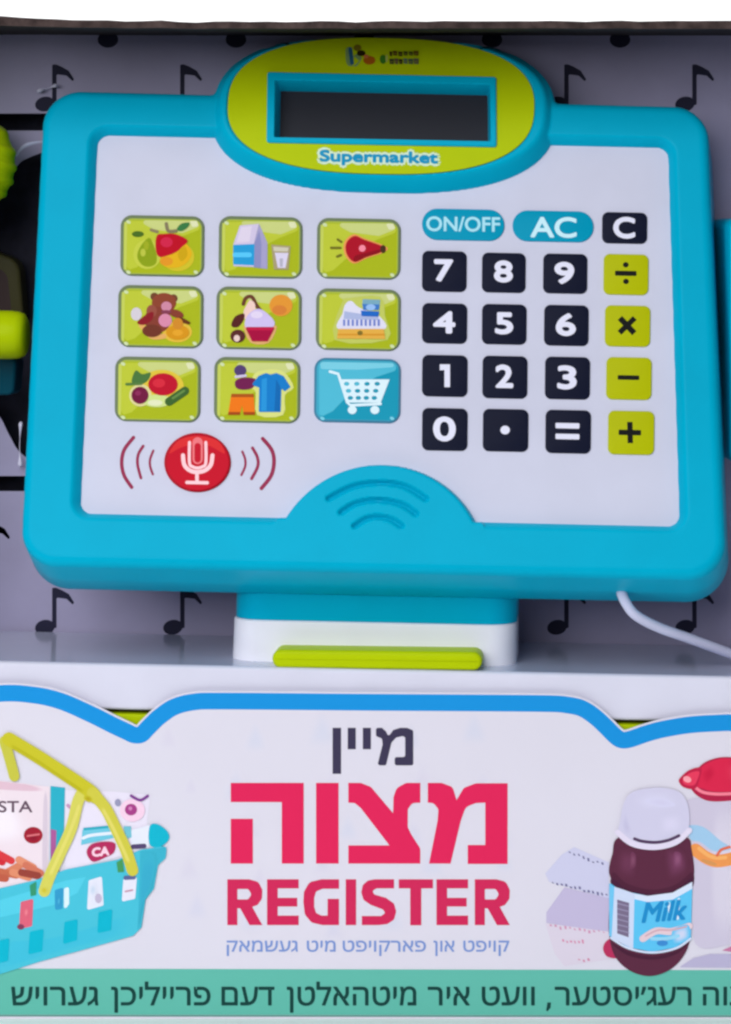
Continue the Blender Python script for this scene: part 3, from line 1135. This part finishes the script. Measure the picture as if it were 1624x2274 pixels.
V, Fq, nxt = grid(d_out, height)
st = max(nxt, key=lambda k: V[k, 1])
loop = [st]
while True:
    k = nxt[loop[-1]]
    if k == st: break
    loop.append(k)
LP = V[loop]
P2 = np.array(LP[:, :2])
for _ in range(6):
    P2 = (np.roll(P2, 1, 0) + P2 * 2 + np.roll(P2, -1, 0)) / 4
T2 = np.roll(P2, -2, 0) - np.roll(P2, 2, 0)
T2 /= np.linalg.norm(T2, axis=1)[:, None]
N2 = np.stack([T2[:, 1], -T2[:, 0]], 1)
faces = Fq.tolist()
prev = loop
Vs = [V]
base = len(V)
nL = len(loop)
dep = 172.0
for k, t in enumerate((.02, .5, .97, 1.0)):
    off = .09 * dep * t - (5 if t == 1.0 else 0)
    R3 = np.stack([LP[:, 0] + N2[:, 0] * off, LP[:, 1] + N2[:, 1] * off, np.full(nL, 2 - dep * t)], 1)
    Vs.append(R3)
    cur = list(range(base, base + nL))
    base += nL
    for i in range(nL):
        j = (i + 1) % nL
        faces.append((prev[j], prev[i], cur[i], cur[j]))
    prev = cur
faces.append(tuple(prev))
HOUS = build('monitor_housing', to_world(np.concatenate(Vs)), faces, cy, None, REG, smooth=True, sharp=50)

V, Fq, _ = grid(lambda x, y: d_rec(x, y) - 2.0, lambda x, y: np.zeros(x.shape))
PANO = build('key_panel', to_world(V), Fq.tolist(), mat(PANEL, 'plastic'), None, REG, smooth=True)

# lime plate round the display
lp = PLATE.pts(-1.5)
V2, T = fill([lp, [tuple(q) for q in inset(ccw(LCD), -1)]])
V = [MON.p(*q, 43) for q in V2]
F = [tuple(q) for q in T]
m1 = len(V)
V += [MON.p(*q, 42.99) for q in lp]
n = len(lp)
m0 = len(V)
for g, w in ((0, 41.5), (1, 36)):
    V += [MON.p(*q, w) for q in PLATE.pts(-1.5 + g)]
for i in range(n):
    j = (i + 1) % n
    F.append((m1 + i, m0 + i, m0 + j, m1 + j))
    F.append((m0 + i, m0 + n + i, m0 + n + j, m0 + j))
PL = build('display_plate', V, F, lime, None, REG)
a = Art(MON, 43.1, ZH)
a.text((208, 232, 205), 'Supermarket', 462, 1060, 664, 582, ref='S', slope=.018, fat=15)
a.text((24, 146, 190), 'Supermarket', 475, 1047, 652, 594, ref='S', slope=.018, fat=4)
a.build('lettering', PL)
a = Art(MON, 43.1, ZL)
for c, q in (((120, 150, 90), strk([(330, 230), (350, 420), (470, 330), (420, 420)], 110)), ((40, 92, 120), strk([(350, 210), (375, 420)], 60)), ((120, 108, 20), ell(460, 190, 60, 50)), ((44, 34, 4), ell(515, 272, 66, 46)),
             ((170, 92, 16), ell(640, 380, 92, 66)), ((196, 110, 60), ell(590, 320, 40, 30)), ((60, 124, 30), ell(850, 365, 50, 70)), ((180, 190, 90), ell(905, 350, 18, 60))):
    a.poly(c, q)
for x0, x1, y0, y1, c in ((945, 985, 245, 320, (70, 60, 6)), (1000, 1060, 235, 310, (84, 54, 14)), (1080, 1140, 245, 320, (60, 54, 10)), (1160, 1220, 240, 310, (60, 70, 20)), (1240, 1300, 245, 310, (66, 74, 20)), (1315, 1385, 235, 310, (90, 66, 12)),
                          (945, 1010, 355, 440, (60, 70, 36)), (1025, 1075, 350, 440, (96, 80, 60)), (1090, 1140, 360, 440, (44, 42, 20)), (1160, 1215, 350, 435, (84, 110, 90)), (1235, 1300, 355, 440, (66, 90, 66)), (1315, 1385, 350, 440, (90, 90, 70))):
    a.poly(c, [(x0, y0), (x1 + 8, y0 + 4), (x1 + 4, y1), (x0 + 6, y1 - 6)])
    a.poly((128, 124, 40), [(x0 + 14, (y0 + y1) / 2), (x1 - 8, (y0 + y1) / 2), (x1 - 10, (y0 + y1) / 2 + 16), (x0 + 16, (y0 + y1) / 2 + 14)])
a.build('small_logo', PL)

# display bezel and screen
O4 = ccw(uvp([(594, 159), (1102, 170), (1103, 325), (592, 315)], 50))
I4 = ccw(uvp([(611, 177), (1089, 187), (1090, 313), (609, 304)], 50))


def rq(P, r):
    return rpoly([tuple(q) for q in P], r, 4)


rings = [[MON.p(*q, w) for q in rq(P, r)] for P, w, r in ((O4, 42, 6), (O4, 47.5, 6), (inset_quad(O4, 2.5), 50, 5), (inset_quad(I4, -1.5), 50, 4), (I4, 48.5, 4), (inset_quad(I4, 8), -2, 3))]
V, F = ring_loft(rings, False, False)
build('display_bezel', V, F, cy, None, REG, smooth=True, sharp=35)
SI = inset_quad(I4, 3)
V = [MON.p(*q, -0.5) for q in SI]
build('display_screen', V, [(0, 1, 2, 3)], mat((38, 40, 48), 'screen'), None, REG)

# picture buttons
Z4 = zoom(235.9, 462, .4116)
BTN = {'fruit': (75, 35, 530, 370), 'milk': (605, 40, 1060, 380), 'torch': (1135, 50, 1590, 385),
       'toys': (62, 412, 525, 755), 'cakes': (592, 420, 1055, 765), 'till': (1130, 430, 1590, 770),
       'vegetables': (45, 798, 510, 1155), 'clothes': (580, 800, 1048, 1160), 'cart': (1120, 805, 1590, 1160)}
BLABEL = {'fruit': 'lime picture button with red apple and pear', 'milk': 'lime picture button with milk carton', 'torch': 'lime picture button with red torch',
          'toys': 'lime picture button with brown teddy bear', 'cakes': 'lime picture button with cupcake', 'till': 'lime picture button with small till',
          'vegetables': 'lime picture button with tomato and cucumber', 'clothes': 'lime picture button with blue shirt', 'cart': 'blue picture button with white shopping cart'}


def button(kind):
    x0, y0, x1, y1 = BTN[kind]
    Q = box4(x0, y0, x1, y1, .02)
    cart = kind == 'cart'
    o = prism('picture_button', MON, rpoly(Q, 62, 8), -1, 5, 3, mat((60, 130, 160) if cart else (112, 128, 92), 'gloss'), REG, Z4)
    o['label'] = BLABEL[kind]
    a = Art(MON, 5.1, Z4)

    def bx(l, t, r, b, rad):
        return rpoly(box4(x0 + l, y0 + t, x1 - r, y1 - b, .02), rad, 7)
    if cart:
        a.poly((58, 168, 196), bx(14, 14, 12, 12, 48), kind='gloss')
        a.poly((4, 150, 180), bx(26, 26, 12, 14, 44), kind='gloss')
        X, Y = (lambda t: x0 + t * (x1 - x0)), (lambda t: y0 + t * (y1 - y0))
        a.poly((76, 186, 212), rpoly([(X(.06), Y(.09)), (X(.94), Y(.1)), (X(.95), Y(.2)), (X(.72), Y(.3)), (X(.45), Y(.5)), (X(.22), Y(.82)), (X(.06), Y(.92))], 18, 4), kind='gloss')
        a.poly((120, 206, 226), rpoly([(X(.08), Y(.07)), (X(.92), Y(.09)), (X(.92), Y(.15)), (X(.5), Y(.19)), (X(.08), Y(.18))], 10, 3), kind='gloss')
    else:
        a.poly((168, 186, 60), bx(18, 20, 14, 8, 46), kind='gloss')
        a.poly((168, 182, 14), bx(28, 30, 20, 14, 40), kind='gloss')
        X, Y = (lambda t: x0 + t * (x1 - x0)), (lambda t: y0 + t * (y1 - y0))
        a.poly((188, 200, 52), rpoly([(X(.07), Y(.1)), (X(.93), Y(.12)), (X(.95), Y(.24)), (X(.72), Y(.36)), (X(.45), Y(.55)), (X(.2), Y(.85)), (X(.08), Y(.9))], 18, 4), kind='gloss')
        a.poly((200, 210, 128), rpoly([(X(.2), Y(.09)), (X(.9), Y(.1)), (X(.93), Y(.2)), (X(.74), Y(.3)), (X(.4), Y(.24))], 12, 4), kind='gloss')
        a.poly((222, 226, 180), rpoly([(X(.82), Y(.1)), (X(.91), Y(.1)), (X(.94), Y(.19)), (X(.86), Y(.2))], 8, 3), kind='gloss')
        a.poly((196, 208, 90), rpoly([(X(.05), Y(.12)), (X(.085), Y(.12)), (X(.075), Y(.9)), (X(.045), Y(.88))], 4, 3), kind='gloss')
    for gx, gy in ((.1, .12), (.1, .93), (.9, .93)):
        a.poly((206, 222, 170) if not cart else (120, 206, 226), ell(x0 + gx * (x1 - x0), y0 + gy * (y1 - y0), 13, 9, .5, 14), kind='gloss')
    P = lambda c, q, z: a.poly(c, q, z=z)
    if kind == 'fruit':
        P((196, 206, 70), ell(370, 530, 160, 170), ZF)
        P((206, 192, 40), ell(720, 560, 190, 165), ZF)
        P((138, 160, 18), sm([(400, 345), (330, 390), (272, 480), (258, 570), (310, 650), (390, 672), (465, 640), (480, 560), (452, 450)]), ZF)
        P((186, 196, 66), ell(322, 510, 30, 45), ZF)
        P((158, 172, 30), ell(360, 430, 30, 50), ZF)
        P((72, 108, 30), ell(262, 298, 68, 34), ZF)
        P((140, 130, 92), strk([(415, 250), (485, 272)], 34), ZF)
        P((226, 178, 22), sm([(520, 575), (690, 510), (770, 380), (830, 420), (880, 520), (830, 620), (720, 680), (570, 670)]), ZF)
        P((226, 150, 34), ell(590, 610, 75, 50), ZF)
        P((204, 164, 10), sm([(720, 520), (800, 440), (830, 540), (760, 610)]), ZF)
        P((188, 2, 32), sm([(478, 320), (560, 296), (700, 300), (832, 372), (765, 450), (690, 510), (520, 562), (468, 480)]), ZF)
        P((208, 34, 72), ell(592, 392, 70, 58), ZF)
        P((132, 122, 92), strk([(588, 180), (612, 262), (700, 262)], 38), ZF)
        P((54, 122, 66), sm([(708, 245), (760, 180), (852, 168), (832, 220), (765, 262)]), ZF)
    elif kind == 'toys':
        P((212, 206, 214), ell(245, 1215, 62, 75), ZF)
        P((226, 188, 60), ell(715, 1420, 168, 120), ZF)
        P((226, 172, 96), strk([(300, 1340), (420, 1470), (560, 1470)], 60), ZF)
        for x, y, r in ((452, 1015, 46), (672, 1035, 46)):
            P((112, 66, 40), ell(x, y, r), ZF)
        P((140, 66, 44), ell(562, 1085, 140, 112), ZF)
        P((134, 60, 46), ell(490, 1280, 150, 150), ZF)
        P((150, 78, 64), ell(420, 1180, 60, 70), ZF)
        P((138, 22, 36), sm([(255, 1312), (370, 1212), (440, 1195), (425, 1280), (335, 1338)]), ZF)
        P((112, 52, 36), ell(425, 1408, 112, 72), ZF)
        P((134, 60, 44), ell(700, 1210, 90, 44, .3), ZF)
        P((206, 136, 160), ell(590, 1128, 60, 56), ZF)
        P((132, 60, 84), ell(588, 1190, 60, 20), ZF)
        P((216, 138, 168), ell(576, 1288, 76, 76), ZF)
        P((100, 52, 18), sm([(740, 1245), (862, 1308), (832, 1332), (758, 1300)]), ZF)
        P((214, 148, 22), ell(718, 1425, 132, 84), ZF)
        P((208, 138, 40), ell(720, 1325, 60, 66), ZF)
        P((228, 164, 40), ell(720, 1430, 60, 36), ZF)
    elif kind == 'milk':
        P((208, 198, 226), [(230, 145), (388, 132), (348, 290), (345, 492), (176, 484), (176, 300)], ZM)
        P((222, 212, 232), [(240, 160), (330, 150), (310, 280), (200, 290)], ZM)
        P((164, 160, 202), [(390, 132), (458, 290), (458, 508), (345, 494), (348, 290)], ZM)
        P((140, 142, 190), [(392, 190), (410, 300), (404, 500), (345, 494), (348, 300)], ZM)
        P((34, 156, 214), [(174, 308), (352, 300), (348, 478), (174, 470)], ZM)
        P((86, 200, 246), strk([(190, 390), (310, 390)], 40), ZM)
        P((168, 156, 118), [(492, 305), (652, 318), (634, 514), (514, 512)], ZM)
        P((206, 202, 180), [(508, 322), (636, 330), (630, 362), (512, 360)], ZM)
        P((218, 212, 236), [(520, 372), (634, 374), (610, 500), (546, 498)], ZM)
        P((180, 178, 196), [(560, 420), (590, 420), (586, 490), (564, 490)], ZM)
    elif kind == 'torch':
        Q = [(1110, 330), (1130, 270), (1190, 232), (1265, 262), (1400, 310), (1440, 340), (1400, 372), (1285, 410), (1190, 450), (1130, 402)]
        c0 = np.array((1250, 340))
        P((236, 150, 84), sm([tuple(c0 + (np.array(q) - c0) * 1.12) for q in Q]), ZM)
        P((172, 10, 36), sm(Q), ZM)
        P((140, 6, 26), sm([(1190, 400), (1290, 372), (1400, 345), (1400, 372), (1285, 410), (1190, 448)]), ZM)
        P((70, 46, 22), ell(1424, 342, 24, 34), ZM)
        P((248, 140, 160), ell(1250, 336, 28, 28), ZM)
        for p0, p1 in (((1045, 262), (1075, 282)), ((990, 332), (1068, 332)), ((1040, 404), (1072, 392))):
            P((112, 110, 30), strk([p0, p1], 20), ZM)
    elif kind == 'cakes':
        P((222, 170, 110), sm([(262, 1000), (290, 980), (500, 978), (536, 1000), (470, 1124), (322, 1124)], 3), ZM)
        P((226, 150, 50), ell(572, 812, 96, 90), ZM)
        P((214, 128, 52), ell(560, 850, 60, 40), ZM)
        P((106, 62, 42), strk([(258, 800), (280, 750), (330, 742), (375, 820), (440, 900)], 30), ZM)
        P((240, 206, 196), sm([(285, 810), (315, 770), (355, 800), (350, 890), (280, 930), (260, 870)]), ZM)
        P((206, 192, 236), sm([(290, 900), (380, 840), (470, 890), (520, 960), (470, 1006), (285, 1000)]), ZM)
        P((226, 214, 240), ell(370, 890, 50, 30), ZM)
        P((84, 32, 30), sm([(158, 980), (190, 905), (262, 880), (262, 930), (212, 992)]), ZM)
        P((88, 40, 36), ell(212, 1068, 62, 54), ZM)
        P((232, 206, 196), ell(204, 1086, 26, 28), ZM)
        P((166, 0, 60), rpoly([(272, 992), (524, 992), (462, 1112), (332, 1112)], 12, 3), ZM)
        P((196, 20, 70), [(290, 996), (510, 996), (500, 1020), (300, 1020)], ZM)
    elif kind == 'till':
        P((192, 202, 96), sm([(1080, 790), (1150, 750), (1400, 740), (1440, 900), (1460, 1100), (1020, 1100)], 3), ZM)
        P((222, 222, 242), sm([(1085, 880), (1110, 800), (1160, 775), (1225, 830), (1390, 900), (1430, 1012), (1056, 1012)]), ZM)
        P((172, 184, 222), [(1100, 860), (1380, 905), (1395, 935), (1095, 925)], ZM)
        for k in range(9):
            x = 1090 + k * 36
            P((112, 130, 204), [(x, 930), (x + 18, 930), (x + 18, 982), (x, 982)], ZM)
        P((120, 170, 190), [(1255, 760), (1400, 765), (1395, 810), (1250, 805)], ZM)
        P((60, 120, 196), [(1250, 800), (1395, 805), (1390, 850), (1258, 850)], ZM)
        P((150, 190, 240), ell(1320, 828, 40, 26), ZM)
        P((30, 104, 196), [(1238, 855), (1392, 862), (1384, 905), (1244, 900)], ZM)
        P((228, 174, 70), [(1050, 1008), (1430, 1008), (1442, 1092), (1040, 1088)], ZM)
        P((214, 150, 44), [(1046, 1048), (1436, 1048), (1438, 1064), (1044, 1062)], ZM)
        P((130, 110, 40), ell(1232, 1042, 22, 20), ZM)
    elif kind == 'vegetables':
        P((222, 196, 60), ell(300, 200, 120, 92), ZV)
        P((222, 214, 150), ell(185, 246, 60, 60), ZV)
        P((206, 224, 140), ell(275, 276, 78, 34), ZV)
        P((226, 232, 190), ell(265, 286, 40, 16), ZV)
        P((72, 118, 58), sm([(138, 165), (160, 112), (195, 132), (240, 124), (226, 165), (185, 190), (150, 188)]), ZV)
        P((84, 124, 60), strk([(110, 186), (190, 184)], 14), ZV)
        P((60, 100, 44), strk([(340, 280), (425, 222)], 46), ZV)
        P((100, 140, 70), strk([(360, 262), (420, 222)], 12), ZV)
        P((190, 10, 42), ell(307, 187, 80, 60), ZV)
        P((214, 40, 60), ell(285, 180, 34, 24), ZV)
        P((112, 18, 62), ell(183, 246, 46, 46), ZV)
        P((140, 40, 88), ell(172, 234, 16, 14), ZV)
    elif kind == 'clothes':
        P((216, 222, 130), sm([(800, 130), (860, 108), (930, 108), (975, 135), (1012, 205), (965, 245), (955, 352), (815, 352), (808, 230), (780, 200)], 3), ZV)
        P((82, 62, 112), ell(724, 112, 33, 30), ZV)
        P((206, 196, 226), strk([(700, 146), (752, 140)], 14), ZV)
        P((112, 26, 78), sm([(698, 168), (745, 150), (808, 160), (792, 205), (742, 216), (702, 205)]), ZV)
        P((238, 120, 20), [(676, 238), (796, 238), (804, 352), (742, 352), (734, 300), (722, 352), (658, 352)], ZV)
        P((172, 84, 20), [(676, 238), (796, 238), (797, 256), (674, 256)], ZV)
        P((164, 72, 18), [(660, 336), (724, 336), (722, 352), (658, 352)], ZV)
        P((164, 72, 18), [(740, 336), (803, 336), (804, 352), (742, 352)], ZV)
        P((14, 124, 200), rpoly([(822, 142), (862, 126), (888, 134), (918, 126), (958, 142), (996, 202), (962, 226), (946, 204), (942, 336), (824, 336), (826, 204), (800, 196), (788, 186)], 5, 2), ZV)
        P((36, 148, 216), [(840, 160), (868, 150), (866, 330), (836, 330)], ZV)
        P((8, 104, 176), [(918, 160), (940, 200), (938, 332), (908, 332)], ZV)
    elif kind == 'cart':
        W_ = (218, 242, 250)
        P(W_, strk([(1208, 118), (1252, 130), (1264, 165), (1302, 285), (1318, 300), (1480, 292)], 15, False), ZV)
        holes = []
        for r in range(3):
            for k in range(4):
                t0 = 1298 + r * 10 + k * (55 - 6 * r)
                yy = 184 + r * 38
                holes.append(ell(t0, yy, 15, 11, 0, 10))
        a.poly(W_, [(1262, 160), (1530, 160), (1482, 285), (1298, 285)], *holes, z=ZV)
        P(W_, ell(1328, 325, 24, 22), ZV)
        P(W_, ell(1450, 325, 24, 22), ZV)
    a.build('picture', o)


for k in BTN:
    button(k)

# calculator keys
KX = {}


def calc_key(name, x0, y0, x1, y1, c, sym, rad=14):
    o = prism(name, MON, rpoly(box4(x0, y0, x1, y1, .02), rad, 7), -1, 4, 2.2, mat(c, 'plastic'), REG)
    a = Art(MON, 4.1)
    sym(a, x0, y0, x1, y1)
    a.build('symbol', o)
    return o


WH = (226, 228, 246)
BK = (20, 22, 20)


def digit(s, x0, x1, top, base, off=2.5):
    return lambda a, *_: a.text(WH, s, x0, x1, base, top, ref=s, fat=off, slope=.02)


def z5(x0, x1, t, b):
    return (904.4 + .4431 * x0, 904.4 + .4431 * x1, 432.5 + .4431 * t, 432.5 + .4431 * b)


NUM = (('7', (937, 556, 1037, 648), (135, 232, 322, 434)), ('8', (1070, 560, 1168, 650), (435, 530, 328, 438)), ('9', (1206, 562, 1305, 652), (738, 838, 335, 446)),
       ('4', (937, 672, 1038, 763), (130, 242, 582, 694)), ('5', (1070, 674, 1170, 765), (440, 532, 588, 698)), ('6', (1208, 676, 1308, 768), (745, 846, 592, 706)),
       ('1', (937, 787, 1039, 881), (160, 215, 848, 964)), ('2', (1071, 789, 1172, 885), (442, 532, 850, 968)), ('3', (1210, 791, 1311, 887), (752, 850, 854, 974)),
       ('0', (937, 905, 1039, 1001), (130, 244, 1110, 1234)))
for s, q, t in NUM:
    if s == '1':
        f = lambda a, *_: a.poly(WH, [(164, 850), (215, 850), (215, 964), (187, 964), (187, 878), (164, 880)], z=zoom(904.4, 432.5, .4431))
    else:
        f = digit(s, *z5(*t))
    o = calc_key('number_key', *q, NAVY, f)
    o['label'] = 'navy number key marked %s' % s


def bars(*bb, c=WH, sl=.02):
    def f(a, *_):
        a.w += .09
        for x0, y0, x1, y1 in bb:
            a.poly(c, rpoly([(x0, y0), (x1, y0 + sl * (x1 - x0)), (x1, y1 + sl * (x1 - x0)), (x0, y1)], 2, 2), lift=False)
    return f


o = calc_key('number_key', 1072, 907, 1174, 1003, NAVY, lambda a, *_: a.poly(WH, ell(1122, 955, 10.5, 9.5)))
o['label'] = 'navy decimal point key'
o = calc_key('number_key', 1211, 909, 1313, 1007, NAVY, bars((1234, 939, 1287, 951), (1234, 963, 1287, 975)))
o['label'] = 'navy equals key'
o = calc_key('number_key', 1337, 470, 1438, 541, NAVY, lambda a, *_: a.text(WH, 'C', 1362, 1411, 529, 481, ref='C', fat=2.4, slope=.02))
o['label'] = 'navy C key'
OL = (178, 186, 8)


def div(a, *_):
    bars((1366, 601, 1414, 612), c=BK)(a)
    a.poly(BK, ell(1390, 588, 6.5, 6, 0, 16), lift=False)
    a.poly(BK, ell(1390.5, 625, 6.5, 6, 0, 16), lift=False)


def mul(a, *_):
    a.poly(BK, strk([(1377, 706), (1409, 740)], 13, False, False))
    a.poly(BK, strk([(1410, 706), (1376, 739)], 12, False, False))


def plus(a, *_):
    bars((1374, 954, 1424, 966), c=BK)(a)
    a.poly(BK, [(1393, 937), (1405, 937), (1406, 984), (1394, 984)])


for nm, q, f in (('divide', (1340, 563, 1441, 655), div), ('multiply', (1343, 677, 1445, 770), mul), ('minus', (1346, 792, 1448, 888), bars((1372, 833, 1420, 843), c=BK)), ('plus', (1350, 911, 1454, 1010), plus)):
    o = calc_key('operator_key', *q, OL, f)
    o['label'] = 'lime operator key with black %s sign' % nm
TQ = (0, 150, 184)
o = calc_key('function_key', 937, 462, 1121, 535, TQ, lambda a, *_: a.text((168, 226, 240), 'ON/OFF', 947, 1111, 513, 480, ref='O', fat=1.0, slope=.012), 35)
o['label'] = 'turquoise oval key marked ON/OFF'
o = calc_key('function_key', 1138, 466, 1319, 538, TQ, lambda a, *_: a.text((200, 240, 250), 'AC', 1178, 1281, 527, 481, ref='C', fat=1.6, slope=.012), 35)
o['label'] = 'turquoise oval key marked AC'

# microphone button
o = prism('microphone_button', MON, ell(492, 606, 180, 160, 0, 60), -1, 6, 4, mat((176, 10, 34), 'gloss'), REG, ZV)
a = Art(MON, 6.1, ZV)
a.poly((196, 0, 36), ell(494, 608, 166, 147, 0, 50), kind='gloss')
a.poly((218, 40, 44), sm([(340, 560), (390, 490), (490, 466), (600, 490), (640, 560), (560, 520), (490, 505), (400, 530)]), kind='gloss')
MW = (252, 206, 212)
a.poly(MW, strk([(415, 570), (422, 620), (450, 650), (490, 660), (535, 650), (565, 620), (574, 570)], 22))
a.poly(MW, strk([(450, 500), (450, 610), (468, 632), (492, 638), (518, 632), (538, 610), (538, 500)], 16))
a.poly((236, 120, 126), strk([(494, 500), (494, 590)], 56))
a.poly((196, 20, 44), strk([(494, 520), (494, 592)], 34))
a.poly(MW, [(481, 655), (500, 655), (500, 712), (481, 712)])
a.poly(MW, strk([(436, 716), (546, 718)], 18))
a.build('symbol', o)
SWC = (150, 46, 80)
for side in (([(148, 474), (98, 540), (84, 610), (98, 680), (138, 742)], 15), ([(200, 520), (174, 565), (170, 620), (188, 692)], 12), ([(255, 545), (238, 590), (238, 630), (252, 672)], 10)), \
        (([(735, 550), (750, 590), (750, 630), (730, 676)], 10), ([(790, 530), (816, 580), (818, 630), (785, 696)], 13), ([(845, 480), (893, 540), (906, 605), (890, 680), (838, 748)], 16)):
    a = Art(MON, .3, ZV)
    for pts, w in side:
        a.poly(SWC, strk(pts, w * 1.3), lift=False)
    a.build('sound_wave_marking', REG)

# card slot on the right flank
CSL = Plane((0, 150, 0), (1, 0, 0), (0, 0, 1))
q0 = CSL.at(1619, 484)
q1 = CSL.at(1790, 1035)
pts = rpoly([(q0[0], q1[1]), (q1[0], q1[1]), (q1[0], q0[1]), (q0[0], q0[1])], [30, 20, 20, 26], 6)
rings = []
for dd, y in ((10, 146), (3, 148), (0, 154), (-8, 250), (-36, 420)):
    P = inset(ccw(pts), dd)
    if dd < 0:
        P = np.array(ccw(pts))
        P[:, 0] += dd * np.clip((q1[0] - P[:, 0]) / (q1[0] - q0[0]), 0, 1)
    rings.append([(q[0], y, q[1]) for q in P][::-1])
V, F = ring_loft(rings)
build('card_slot', V, [f[::-1] for f in F] if False else F, cy, None, REG, smooth=True, sharp=40)

# ------------------------------------------------------------------ cord


def tube(name, pts, r, m, parent=None, n=14, k=8):
    P = np.array(sm3(pts, k))
    T = np.gradient(P, axis=0)
    T /= np.linalg.norm(T, axis=1)[:, None]
    ref = np.array([0.3, 1, .1])
    rings = []
    rr = r if hasattr(r, '__len__') else [r] * len(P)
    for p, t, rad in zip(P, T, np.interp(np.linspace(0, 1, len(P)), np.linspace(0, 1, len(rr)), rr)):
        a_ = np.cross(t, ref); a_ /= np.linalg.norm(a_)
        b_ = np.cross(t, a_)
        rings.append([p + rad * (math.cos(2 * math.pi * i / n) * a_ + math.sin(2 * math.pi * i / n) * b_) for i in range(n)])
    V, F = ring_loft(rings)
    return build(name, V, F, m, None, parent, smooth=True, sharp=60)


def sm3(pts, k):
    P = np.array(pts, float)
    n = len(P)
    g = lambda j: P[min(max(j, 0), n - 1)]
    out = []
    for i in range(n - 1):
        a_, b_, c_, d_ = g(i - 1), g(i), g(i + 1), g(i + 2)
        for t in np.arange(k) / k:
            out.append(0.5 * (2 * b_ + (c_ - a_) * t + (2 * a_ - 5 * b_ + 4 * c_ - d_) * t * t + (3 * b_ - a_ - 3 * c_ + d_) * t ** 3))
    out.append(P[-1])
    return out


def at3(x, y, Y):
    u, v = flat(Y).at(x, y)
    return (u, Y, v)


cord = tube('white_cord', [at3(1380, 1290, 70), at3(1380, 1314, 30), at3(1391, 1340, 22), at3(1412, 1366, 30), at3(1462, 1393, 60), at3(1540, 1421, 110), at3(1624, 1452, 160), at3(1720, 1484, 220), at3(1800, 1492, 240)], 11.5, mat((206, 208, 234), 'plastic'))
tag(cord, 'white cord running from under the blue monitor across the base', 'cord')

# ------------------------------------------------------------------ lime toy at the left edge
SCN = empty('toy_scanner', at3(-90, 1000, 400), 'lime green toy with ribbed round end and tube at the left edge', 'toy')
# ribbed rounded grip
cx, cz = flat(330).at(-88, 362)
V, F = [], []
NU, NV = 120, 160
for i in range(NU + 1):
    th = math.pi * i / NU
    for j in range(NV):
        ph = 2 * math.pi * j / NV
        dx, dz, dy = math.sin(th) * math.cos(ph), math.cos(th), math.sin(th) * math.sin(ph)
        s_ = dx * .42 + dz * .9
        rib = 1 + .03 * max(-.35, math.sin(s_ * 24))
        V.append((cx + 128 * dx * rib, 330 + 100 * dy * rib, cz + 128 * dz * rib))
for i in range(NU):
    for j in range(NV):
        F.append((i * NV + j, (i + 1) * NV + j, (i + 1) * NV + (j + 1) % NV, i * NV + (j + 1) % NV))
build('ribbed_grip', V, F, lime, None, SCN, smooth=True)
c0 = at3(-240, 741, 330)
c1 = at3(63, 744, 330)
P = [c0 + 0 * np.array(c0) if False else np.array(c0), np.array(c1)]
prof_ = [(0, 50), (.05, 57), (.5, 57), (.86, 57), (.93, 55), (.97, 50), (.99, 40), (1.0, 25)]
rings = []
for t, r in prof_:
    p = P[0] + (P[1] - P[0]) * t
    rings.append([(p[0], p[1] + r * math.cos(2 * math.pi * i / 32), p[2] + r * math.sin(2 * math.pi * i / 32)) for i in range(32)])
V, F = ring_loft(rings)
build('barrel', V, F, lime, None, SCN, smooth=True, sharp=60)
prism('blue_foot', flat(400), rpoly([(-200, 790), (38, 792), (30, 878), (-200, 876)], 16, 5), -80, 0, 8, mat((16, 74, 92), 'plastic'), SCN)  # cyan piece, its shade put into the dark colour
o = prism('dark_arch', flat(520), rpoly([(-160, 560), (-40, 548), (42, 580), (52, 700), (-160, 700)], [10, 40, 40, 4, 4], 6), -60, 0, 8, mat((66, 64, 40), 'plastic'), SCN)
a = Art(flat(520), .3)
a.poly((62, 50, 50), rpoly([(-150, 590), (-60, 580), (16, 602), (26, 694), (-150, 694)], [10, 30, 30, 4, 4], 6))
a.build('dark_face', o)

# ------------------------------------------------------------------ thin clear tie, and pale specks modelled to stand for glints
tie = tube('plastic_tie_glint', [at3(36, 346, 430), at3(48, 330, 420), at3(62, 321, 415), at3(84, 316, 420), at3(120, 314, 435)], [2.5, 4, 5, 3, 2], mat((196, 198, 224), 'gloss'))
tag(tie, 'thin clear plastic tie arching beside the lime toy', 'plastic tie')
tie = tube('plastic_tie_glint', [at3(84, 203, 455), at3(92, 200, 450), at3(107, 196, 458), at3(120, 191, 450), at3(128, 189, 455)], [3, 5, .8, .8, 5, 3], mat((214, 214, 236), 'gloss'))  # pale knots stand for glints on clear plastic
tag(tie, 'tiny painted glint of clear plastic across the music note above the register corner', 'plastic tie')
tie = tube('plastic_tie_glint', [at3(47, 938, 455), at3(46, 948, 448), at3(44, 990, 458), at3(45, 1026, 448), at3(46, 1036, 455)], [3, 5, .8, .8, 6, 3], mat((214, 214, 236), 'gloss'))  # another pair of pale knots in place of plastic glints
tag(tie, 'tiny painted glint of clear plastic beside the lower left edge of the blue monitor', 'plastic tie')
